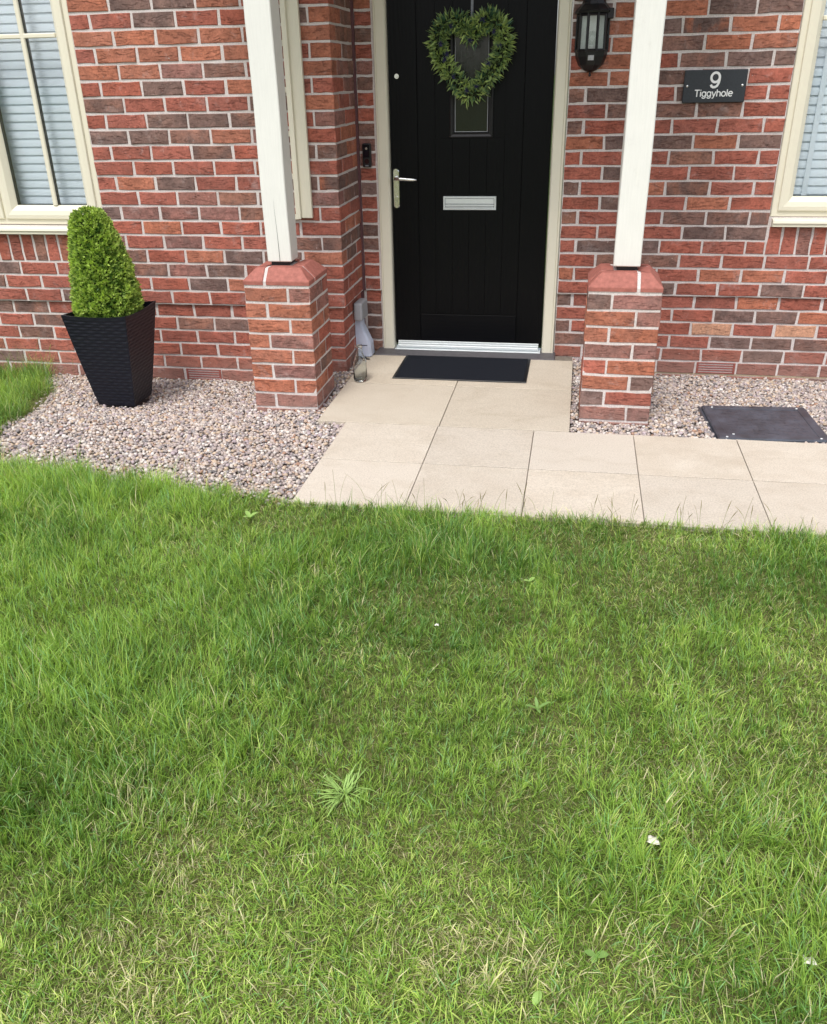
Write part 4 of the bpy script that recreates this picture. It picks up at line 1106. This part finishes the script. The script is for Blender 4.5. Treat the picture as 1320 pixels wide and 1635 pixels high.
topiary()

# ------------------------------------------------------------------ heart wreath on the door
def wreath():
    cx, yb = -1.157, DL - 0.018
    t = thing('heart_wreath', (cx, yb, 1.03), 'heart shaped wreath of green leaves and navy flowers hanging on the door', 'wreath')
    half = [(0.0, 1.296), (0.040, 1.345), (0.095, 1.362), (0.150, 1.332), (0.174, 1.275), (0.160, 1.208), (0.118, 1.140), (0.062, 1.078), (0.0, 1.022)]
    pts = [Vector((cx + a, yb - 0.028, b)) for a, b in half] + [Vector((cx - a, yb - 0.028, b)) for a, b in half[-2:0:-1]]
    n = len(pts); dense = []
    for i in range(n):
        p0, p1, p2, p3 = pts[i - 1], pts[i], pts[(i + 1) % n], pts[(i + 2) % n]
        for k in range(10):
            u = k / 10; dense.append(0.5 * ((2 * p1) + (p2 - p0) * u + (2 * p0 - 5 * p1 + 4 * p2 - p3) * u * u + (3 * p1 - p0 - 3 * p2 + p3) * u ** 3))
    bm = bmesh.new()
    for i in range(0, len(dense), 2): cyl(bm, dense[i], dense[(i + 2) % len(dense)], 0.016, None, 8)
    to_obj('ring', bm, shaded('vine_ring', (0.030, 0.040, 0.018), 0.9), t)
    D_ = np.array([tuple(p) for p in dense]); m = len(D_)
    N = 2100; i0 = rng.integers(0, m, N)
    tan = D_[(i0 + 1) % m] - D_[i0 - 1]; tan /= np.linalg.norm(tan, axis=1, keepdims=True)
    a = rng.uniform(-0.25, np.pi + 0.25, N)
    side = np.cross(tan, np.array([0, -1.0, 0])); side /= np.linalg.norm(side, axis=1, keepdims=True)
    rad = np.cos(a)[:, None] * side + np.sin(a)[:, None] * np.array([0, -1.0, 0])
    P = D_[i0] + rad * 0.022 + rng.normal(0, 0.006, (N, 3))
    # leaves stand in rosettes: share a heading per rosette
    ros = rng.normal(0, 0.5, (m, 3))[i0]
    Nn = rad + 0.45 * ros + rng.normal(0, 0.42, (N, 3)); Nn[:, 1] = np.minimum(Nn[:, 1], 0.25); Nn /= np.linalg.norm(Nn, axis=1, keepdims=True)
    tone = np.clip(vnoise(D_[i0, 0] * 1.0, D_[i0, 2], 26, 5) * 0.7 + rng.normal(0.12, 0.34, N), 0, 1)[:, None]
    col = (1 - tone) * np.array([0.060, 0.140, 0.080]) + tone * np.array([0.50, 0.63, 0.20])
    co, tr_, c = leaf_cloud(P, Nn, rng.uniform(0.028, 0.050, N), rng.uniform(0.0036, 0.0060, N), col)
    o = mesh_np('foliage', co, tr_, m_wleaf, t, (cx, yb, 1.03), c); o['kind'] = 'stuff'
    for fx, fz in ((-0.098, 1.338), (-0.150, 1.262), (-0.118, 1.215), (0.0, 1.272), (0.065, 1.362), (0.120, 1.31), (0.150, 1.245), (0.096, 1.168), (-0.085, 1.108), (-0.012, 1.045), (0.036, 1.062), (-0.128, 1.19)):
        bm = bmesh.new(); c0 = Vector((cx + fx, yb - 0.074, fz))
        for _ in range(34):
            d = Vector((rnd.gauss(0, 1), rnd.gauss(-0.6, 0.8), rnd.gauss(0, 1))).normalized(); L = rnd.uniform(0.012, 0.024)
            s = d.orthogonal().normalized() * 0.0028; w = d.cross(s)
            v = [bm.verts.new(c0 + s), bm.verts.new(c0 - 0.5 * s + 0.8 * w), bm.verts.new(c0 - 0.5 * s - 0.8 * w), bm.verts.new(c0 + d * L)]
            for f in ((0, 1, 3), (1, 2, 3), (2, 0, 3)): bm.faces.new([v[k] for k in f])
        to_obj('flower', bm, m_flower, t)
    part('hanger', t, m_ribbon, (cx - 0.0065, cx + 0.0065, DL - 0.0100, DL - 0.0085, 1.33, 1.86))
wreath()

# ------------------------------------------------------------------ gravel
def gravel():
    sp = 0.0128
    gx, gy = np.meshgrid(np.arange(-3.9, 1.3, sp), np.arange(-2.25, 0.03, sp))
    gx = gx.ravel() + rng.uniform(-0.5, 0.5, gx.size) * sp; gy = gy.ravel() + rng.uniform(-0.5, 0.5, gy.size) * sp
    k = in_gravel(gx, gy) & (gx > -3.80)
    for px in (-2.1145, -0.4965): k &= ~((gx > px - 0.004) & (gx < px + PW + 0.004) & (gy > -1.086) & (gy < -1.082 + PW + 0.004))
    k &= ~((np.abs(gx + 2.892) < 0.100) & (np.abs(gy + 0.965) < 0.100))
    lx_, ly_ = gx - 0.36, gy + 1.0
    k &= ~((np.abs(lx_ * 0.998 + ly_ * 0.06) < 0.258) & (np.abs(ly_ * 0.998 - lx_ * 0.06 + 0.008) < 0.236))
    gx, gy = gx[k], gy[k]; n = len(gx)
    s = np.clip(rng.lognormal(math.log(0.0081), 0.24, n), 0.0050, 0.0130)
    gz = gravel_z(gx, gy) + rng.uniform(-0.010, 0.006, n) - s * 0.2
    # icosahedron
    ph = (1 + 5 ** 0.5) / 2
    V = np.array([(-1, ph, 0), (1, ph, 0), (-1, -ph, 0), (1, -ph, 0), (0, -1, ph), (0, 1, ph), (0, -1, -ph), (0, 1, -ph), (ph, 0, -1), (ph, 0, 1), (-ph, 0, -1), (-ph, 0, 1)], float); V /= np.linalg.norm(V[0])
    F = np.array([(0, 11, 5), (0, 5, 1), (0, 1, 7), (0, 7, 10), (0, 10, 11), (1, 5, 9), (5, 11, 4), (11, 10, 2), (10, 7, 6), (7, 1, 8), (3, 9, 4), (3, 4, 2), (3, 2, 6), (3, 6, 8), (3, 8, 9), (4, 9, 5), (2, 4, 11), (6, 2, 10), (8, 6, 7), (9, 8, 1)])
    sc = np.stack([rng.uniform(1.0, 1.35, n), rng.uniform(0.9, 1.12, n), rng.uniform(0.60, 0.88, n)], 1) * s[:, None]
    co = V[None] * sc[:, None, :] * rng.uniform(0.94, 1.07, (n, 12, 1))
    a = rng.uniform(0, 2 * np.pi, n); b = rng.normal(0, 0.42, n)
    ca, sa, cb, sb = np.cos(a), np.sin(a), np.cos(b), np.sin(b)
    x, y, z = co[..., 0].copy(), co[..., 1].copy(), co[..., 2].copy()
    x, z = x * cb[:, None] + z * sb[:, None], -x * sb[:, None] + z * cb[:, None]
    x, y = x * ca[:, None] - y * sa[:, None], x * sa[:, None] + y * ca[:, None]
    co = np.stack([x + gx[:, None], y + gy[:, None], z + gz[:, None]], -1).reshape(-1, 3)
    tr_ = (F[None] + (np.arange(n) * 12)[:, None, None]).reshape(-1, 3)
    pal = np.array([(0.60, 0.55, 0.50), (0.50, 0.43, 0.385), (0.40, 0.335, 0.315), (0.34, 0.30, 0.30), (0.52, 0.41, 0.30), (0.25, 0.235, 0.24), (0.42, 0.31, 0.235), (0.66, 0.635, 0.61), (0.41, 0.345, 0.37), (0.36, 0.21, 0.14), (0.17, 0.16, 0.16)])
    pr = np.array([15, 20, 16, 12, 10, 7, 7, 8, 8, 2, 3], float); pr /= pr.sum()
    col = pal[rng.choice(len(pal), n, p=pr)] * np.array([1.14, 1.11, 1.09]) * rng.uniform(0.85, 1.12, (n, 1))
    col = (col * 0.90 + 0.10 * np.array([0.50, 0.455, 0.43])) * 0.90
    o = mesh_np('gravel', co, tr_, m_pebble, None, (-1.9, -1.2, -0.4), np.repeat(col, 12, axis=0), smooth=True)
    o['kind'] = 'stuff'; o['label'] = 'rounded mixed pebbles laid along the house wall'; o['category'] = 'gravel'
gravel()

# ------------------------------------------------------------------ grass
C_POS = np.array([-0.5646, -5.1016, 1.1230])
C_R = np.array([0.984721, 0.173087, -0.019137]); C_U = np.array([-0.063724, 0.460428, 0.885407]); C_F = -np.array([0.162063, -0.870659, 0.464423])
def screen(x, y, z=-0.36):
    P = np.stack([x, y, np.full_like(x, z)], 1) - C_POS
    d = P @ C_F; return 660 + 1389.7 * (P @ C_R) / d, 817.5 + 31.2 - 1389.7 * (P @ C_U) / d, d

def blades(x, y, z, h, w, az, lean, curl, col):
    """three-triangle blades"""
    n = len(x); dx, dy = np.cos(az), np.sin(az)
    tx, ty = -np.sin(az + rng.normal(0, 0.7, n)), np.cos(az + rng.normal(0, 0.7, n))
    r = np.stack([x, y, z], 1)
    d1 = np.stack([dx * np.sin(lean), dy * np.sin(lean), np.cos(lean)], 1)
    l2 = np.minimum(lean + curl, 1.75); d2 = np.stack([dx * np.sin(l2), dy * np.sin(l2), np.cos(l2)], 1)
    t = np.stack([tx, ty, np.zeros(n)], 1) * (w / 2)[:, None]
    m = r + d1 * (h * 0.55)[:, None]; tip = m + d2 * (h * 0.5)[:, None]
    co = np.stack([r - t * 0.8, r + t * 0.8, m - t, m + t, tip], 1).reshape(-1, 3)
    q = np.arange(n)[:, None] * 5
    tr_ = np.concatenate([q + [0, 1, 3], q + [0, 3, 2], q + [2, 3, 4]], 1).reshape(-1, 3)
    k = np.array([0.42, 0.42, 0.95, 0.95, 1.50])  # roots darkened in the colour as shade between blades; tips paler
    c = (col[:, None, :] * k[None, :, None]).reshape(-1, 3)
    return co, tr_, c

def grass():
    G = []
    def field(n, seed_k, kind):
        x = rng.uniform(-4.3, 1.5, n); y = rng.uniform(-4.75, -0.46, n)
        if kind != 'thatch':            # gather into tufts
            tx = np.round(x / 0.055 + vnoise(y, x, 9, 31) * 2) * 0.055; ty_ = np.round(y / 0.05 + vnoise(x, y, 9, 32) * 2) * 0.05
            g = rng.random(n) < 0.45
            x = np.where(g, x + (tx - x) * 0.65, x); y = np.where(g, y + (ty_ - y) * 0.65, y)
        ok = (y < lawn_edge(x) + (0.02 + 0.07 * (x < -1.62)) * (vnoise(x, y, 16, 8) - 0.35) + 0.012 * rng.normal(0, 1, n) * (x < -1.62)) | (x < wedge_x(y) + 0.16 * (vnoise(x, y, 9, 9) - 0.5) + rng.normal(0, 0.02, n))
        u, v, d = screen(x, y)
        ok &= (u > -190) & (u < 1510) & (v < 1780)
        # fewer blades where the lawn is beyond the frame
        out = (u < -40) | (u > 1360) | (v > 1690)
        ok &= ~(out & (rng.random(n) < 0.55))
        return x[ok], y[ok]
    # -- standing blades
    x, y = field(800000, 0, 'green'); n = len(x)
    u, v, d = screen(x, y)
    lush = fnoise(x, y, 1.6, 101); fine = fnoise(x, y, 5.5, 111)
    worn = np.clip(0.85 * sm(1150, 1640, v) + 1.5 * (fnoise(x, y, 2.2, 121) - 0.52) + 0.6 * (vnoise(x, y, 7, 123) - 0.5), 0, 1)
    edge_worn = sm(0.28, 0.02, lawn_edge(x) - y) * (x > -1.7)
    worn = np.clip(np.maximum(worn, edge_worn * 0.35), 0, 1)
    keep = rng.random(n) > 0.55 * ((y > -1.95) & (x < -2.9)) + worn * 0.22 + 0.06 * (fine < 0.36)
    x, y, u, v, lush, fine, worn = [a[keep] for a in (x, y, u, v, lush, fine, worn)]; n = len(x)
    leftlong = sm(420, 0, u) * sm(1250, 800, v)
    wedge = (y > -1.95) & (x < -2.9)
    h = (0.026 + 0.030 * sm(0.35, 0.7, lush) + 0.012 * fine + 0.030 * leftlong) * (1 - 0.40 * worn) * rng.lognormal(0, 0.28, n)
    tuft = vnoise(x, y, 12.0, 171) * 0.6 + vnoise(x, y, 27.0, 172) * 0.4
    h = h * (0.68 + 0.64 * tuft); h = np.where(wedge, h * rng.uniform(0.7, 1.7, n), h); tall = rng.random(n) < 0.02; h = np.where(tall, h * 1.7, h)
    w = rng.uniform(0.0011, 0.0025, n) * (0.85 + 0.3 * lush)
    az = np.where(rng.random(n) < 0.45, 2 * np.pi * (vnoise(x, y, 6.0, 131) * 2.2) + rng.normal(0, 0.9, n), rng.uniform(0, 6.283, n))
    lean = np.abs(rng.normal(0.34, 0.28, n)) + 0.30 * worn; curl = np.abs(rng.normal(0.35, 0.32, n))
    a = np.clip(sm(0.32, 0.68, fnoise(x, y, 2.6, 141)) * 0.55 + 0.55 * (tuft - 0.5) + rng.normal(0, 0.24, n) + 0.24, 0, 1)[:, None]
    col = (1 - a) * np.array([0.098, 0.222, 0.038]) + a * np.array([0.365, 0.535, 0.110])
    b = (rng.random(n) < 0.14)[:, None]; col = np.where(b, np.array([0.27, 0.48, 0.20]) * rng.uniform(0.8, 1.2, (n, 1)), col)       # bluish blades
    c_ = (rng.random(n) < 0.06 + 0.24 * worn)[:, None]; col = np.where(c_, np.array([0.55, 0.64, 0.20]) * rng.uniform(0.75, 1.2, (n, 1)), col)   # yellowed
    patch = sm(0.60, 0.74, fnoise(x, y, 3.4, 181)) * sm(1150, 1450, v)
    e_ = (rng.random(n) < 0.02 + 0.13 * worn + 0.38 * patch)[:, None]; col = np.where(e_, np.array([0.70, 0.64, 0.42]) * rng.uniform(0.7, 1.15, (n, 1)), col)    # straw
    col = col * (1 + 0.16 * worn[:, None])
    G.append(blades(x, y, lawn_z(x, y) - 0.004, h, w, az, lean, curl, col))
    # -- short undergrowth
    x, y = field(900000, 2, 'thatch'); u, v, d = screen(x, y)
    k_ = rng.random(len(x)) < 0.46 + 0.54 * sm(1000, 1400, v) * (v < 1690); x, y = x[k_], y[k_]; n = len(x)
    u, v, d = screen(x, y); lo = np.clip(0.7 * sm(1050, 1600, v) + 1.3 * (fnoise(x, y, 2.2, 121) - 0.5), 0, 1)[:, None]
    m_ = rng.random((n, 1)); col = (1 - m_) * np.array([0.19, 0.34, 0.06]) + m_ * np.array([0.44, 0.56, 0.15]); col *= rng.uniform(0.75, 1.2, (n, 1)) * (0.56 + 0.62 * lo)  # shade under lush grass put into the undergrowth colour; lighter where worn
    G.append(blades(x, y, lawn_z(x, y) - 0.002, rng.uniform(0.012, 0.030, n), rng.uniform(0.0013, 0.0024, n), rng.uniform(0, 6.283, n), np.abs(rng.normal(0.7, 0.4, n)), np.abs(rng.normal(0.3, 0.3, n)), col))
    # -- thatch: dry blades lying flat
    x, y = field(170000, 1, 'thatch'); n = len(x); u, v, d = screen(x, y)
    patch = sm(0.60, 0.74, fnoise(x, y, 3.4, 181)) * sm(1150, 1450, v)
    wn_ = np.clip(0.85 * patch + 0.17 + 0.45 * sm(1050, 1640, v) + 1.3 * (fnoise(x, y, 2.2, 121) - 0.5), 0.06, 1)
    k = rng.random(n) < wn_; x, y = x[k], y[k]; n = len(x)
    mixc = rng.random((n, 1)); col = mixc * np.array([0.66, 0.60, 0.39]) + (1 - mixc) * np.array([0.42, 0.41, 0.18]); col *= rng.uniform(0.6, 1.15, (n, 1))
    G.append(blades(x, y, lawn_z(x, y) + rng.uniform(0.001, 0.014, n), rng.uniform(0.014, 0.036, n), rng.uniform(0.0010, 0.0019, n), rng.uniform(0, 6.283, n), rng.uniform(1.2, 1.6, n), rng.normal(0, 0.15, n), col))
    co = []; tr_ = []; cc = []; o_ = 0
    for a, b, c in G: co.append(a); tr_.append(b + o_); cc.append(c); o_ += len(a)
    o = mesh_np('grass', np.concatenate(co), np.concatenate(tr_), m_grass, None, (-0.9, -3.2, -0.385), np.concatenate(cc))
    o['kind'] = 'stuff'; o['label'] = 'uneven green lawn grass with dry straw patches'; o['category'] = 'grass'
grass()

def seed_stalks():
    n = 190
    cl = np.array([-1.42, -1.30, -1.18, -1.03, -0.93, -0.85, -0.70, -0.62, -0.35, -0.12, 0.05, 0.22, 0.30, 0.55])
    x = np.concatenate([rng.uniform(-1.6, 0.95, 40), rng.choice(cl, 55) + rng.normal(0, 0.03, 55), rng.uniform(-3.3, -1.6, 55), rng.uniform(-4.0, -3.3, 40)])
    y = lawn_edge(x) + rng.normal(-0.02, 0.03, n); y = np.where(x < -3.3, rng.uniform(-1.7, -0.55, n), y)
    co = []; tr_ = []; cc = []; o_ = 0
    for i in range(n):
        h = rng.uniform(0.045, 0.15) * (1.25 if rng.random() < 0.2 else 1); az = rng.uniform(0, 6.28); b = rng.uniform(0.05, 0.7)
        z0 = float(lawn_z(x[i], y[i])); P = [np.array([x[i], y[i], z0])]
        for k in range(5): P.append(P[-1] + np.array([math.cos(az) * math.sin(b * (k + 1) / 3), math.sin(az) * math.sin(b * (k + 1) / 3), math.cos(b * (k + 1) / 3)]) * h / 5)
        head = rng.random() < 0.6
        for k in range(6):
            r_ = 0.0006 if not head or k < 4 else (0.0018 if k == 4 else 0.0006)
            for j in range(3): co.append(P[k] + r_ * np.array([math.cos(2.094 * j), math.sin(2.094 * j), 0])); cc.append((0.30, 0.34, 0.13) if k < 4 else (0.34, 0.29, 0.17))
        for k in range(5):
            for j in range(3):
                a, b2 = o_ + k * 3 + j, o_ + k * 3 + (j + 1) % 3
                tr_ += [(a, b2, b2 + 3), (a, b2 + 3, a + 3)]
        o_ += 18
    o = mesh_np('seed_stalks', np.array(co), np.array(tr_), m_grass, None, (-0.9, -2.1, -0.38), np.array(cc))
    o['kind'] = 'stuff'; o['label'] = 'thin grass seed stalks along the lawn edge'; o['category'] = 'grass'
seed_stalks()

# ------------------------------------------------------------------ weeds and scraps in the lawn
def broad_leaf(bm, base, az, L, W_, lift, droop=0.5, lobes=0, fold=0.15):
    """a leaf blade with a midrib, bent outwards"""
    k = 9; prev = None; dirv = Vector((math.cos(az), math.sin(az), 0)); side = Vector((-math.sin(az), math.cos(az), 0))
    p = Vector(base); ang = lift
    for i in range(k + 1):
        t_ = i / k; wd = W_ * (math.sin(math.pi * min(1, t_ * 0.93 + 0.07)) ** 0.75)
        if lobes and i % 2: wd *= (1 - lobes)
        c = bm.verts.new(p); a = bm.verts.new(p + side * wd + Vector((0, 0, wd * fold))); b = bm.verts.new(p - side * wd + Vector((0, 0, wd * fold)))
        if prev:
            bm.faces.new((prev[0], prev[1], a, c)); bm.faces.new((prev[2], prev[0], c, b))
        prev = (c, a, b); ang -= droop / k
        p = p + (dirv * math.cos(ang) + Vector((0, 0, math.sin(ang)))) * L / k
def plain_leaf_mat(name, col):
    M = NT(name); v = M.coord('Object')
    return M.set(M.mix(M.noise(v, 60.0, 4, 0.6), tuple(c * 0.75 for c in col), tuple(c * 1.2 for c in col)), 0.5, spec=0.3)
m_weed = plain_leaf_mat('weed_leaf', (0.17, 0.29, 0.075)); m_pale = plain_leaf_mat('pale_weed_leaf', (0.27, 0.42, 0.11))
def weed(x, y, spec, mat, label, z=None):
    z = float(lawn_z(x, y)) + 0.008 if z is None else z
    t = thing('weed', (x, y, z), label, 'weed')
    for az, L, W_, lift, lob in spec:
        bm = bmesh.new(); broad_leaf(bm, (x, y, z), az, L, W_, lift, 0.7, lob); to_obj('leaf', bm, mat, t, smooth=True)
def spiky(x, y, label):
    z = float(lawn_z(x, y)) + 0.016; t = thing('weed', (x, y, z), label, 'weed')
    for i in range(75):
        a = rnd.uniform(0, 6.283); r_ = rnd.uniform(0.0, 0.03); bm = bmesh.new()
        broad_leaf(bm, (x + r_ * math.cos(a), y + r_ * math.sin(a), z + rnd.uniform(-0.006, 0.012)), a + rnd.gauss(0, 0.7), rnd.uniform(0.022, 0.075), rnd.uniform(0.0012, 0.0028), rnd.uniform(-0.1, 0.9), rnd.uniform(-0.3, 1.1), rnd.uniform(0.1, 0.5))
        to_obj('leaf', bm, m_pale, t, smooth=True)
spiky(-1.009, -3.657, 'pale spiky rosette weed in the lower middle of the lawn')
weed(-0.585, -3.30, [(0.3, 0.042, 0.006, 0.9, 0.2), (1.9, 0.034, 0.005, 1.2, 0.15), (3.3, 0.036, 0.006, 0.8, 0.2), (5.0, 0.03, 0.005, 0.7, 0.2)], m_weed, 'small broad leaved weed in the middle right of the lawn', float(lawn_z(-0.585, -3.30)) + 0.022)
weed(-0.443, -3.99, [(0.2, 0.026, 0.008, 0.5, 0), (2.9, 0.022, 0.007, 0.5, 0), (4.4, 0.018, 0.006, 0.4, 0)], m_weed, 'low weed with rounded leaves near the bottom right of the lawn', float(lawn_z(-0.443, -3.99)) + 0.018)
weed(-1.695, -2.356, [(0.5, 0.036, 0.010, 0.8, 0.1), (2.4, 0.034, 0.009, 0.9, 0.1), (3.9, 0.028, 0.008, 0.7, 0.1)], m_pale, 'light green broad weed near the corner of the gravel and the lawn', float(lawn_z(-1.695, -2.356)) + 0.03)
weed(-0.641, -2.66, [(0.8, 0.024, 0.007, 0.7, 0), (3.4, 0.022, 0.006, 0.6, 0)], m_pale, 'tiny round leaved weed between the path and the middle of the lawn', float(lawn_z(-0.641, -2.66)) + 0.028)
weed(-0.551, -4.108, [(1.2, 0.030, 0.008, 0.5, 0)], m_pale, 'single pale leaf at the bottom edge of the lawn', float(lawn_z(-0.551, -4.108)) + 0.02)
def scrap(x, y, label, s):
    bm = bmesh.new(); z = float(lawn_z(x, y)) + 0.030; P = []
    for i in range(5):
        for j in range(4):
            P.append(bm.verts.new((x + s * (i - 2) / 2 * (1 - 0.12 * j) + rnd.uniform(-.1, .1) * s, y + s * 0.7 * (j - 1.5) / 1.5 + rnd.uniform(-.1, .1) * s, z + rnd.uniform(-.25, .3) * s)))
    for i in range(4):
        for j in range(3): bm.faces.new((P[i * 4 + j], P[i * 4 + 4 + j], P[i * 4 + 5 + j], P[i * 4 + 1 + j]))
    r = bmesh.ops.extrude_face_region(bm, geom=list(bm.faces)); bmesh.ops.translate(bm, verts=[v for v in r['geom'] if isinstance(v, bmesh.types.BMVert)], vec=(0, 0, -0.0008))
    tag(to_obj('dry_petal', bm, m_dry, None, (x, y, z), smooth=True), label, 'petal')
scrap(-0.322, -3.707, 'small crumpled white petal lying on the lower right lawn', 0.013)
scrap(-0.06, -3.95, 'withered whitish petal cluster near the bottom right corner of the lawn', 0.012)
scrap(-0.90, -2.95, 'tiny dried white petal in the middle of the lawn', 0.007)
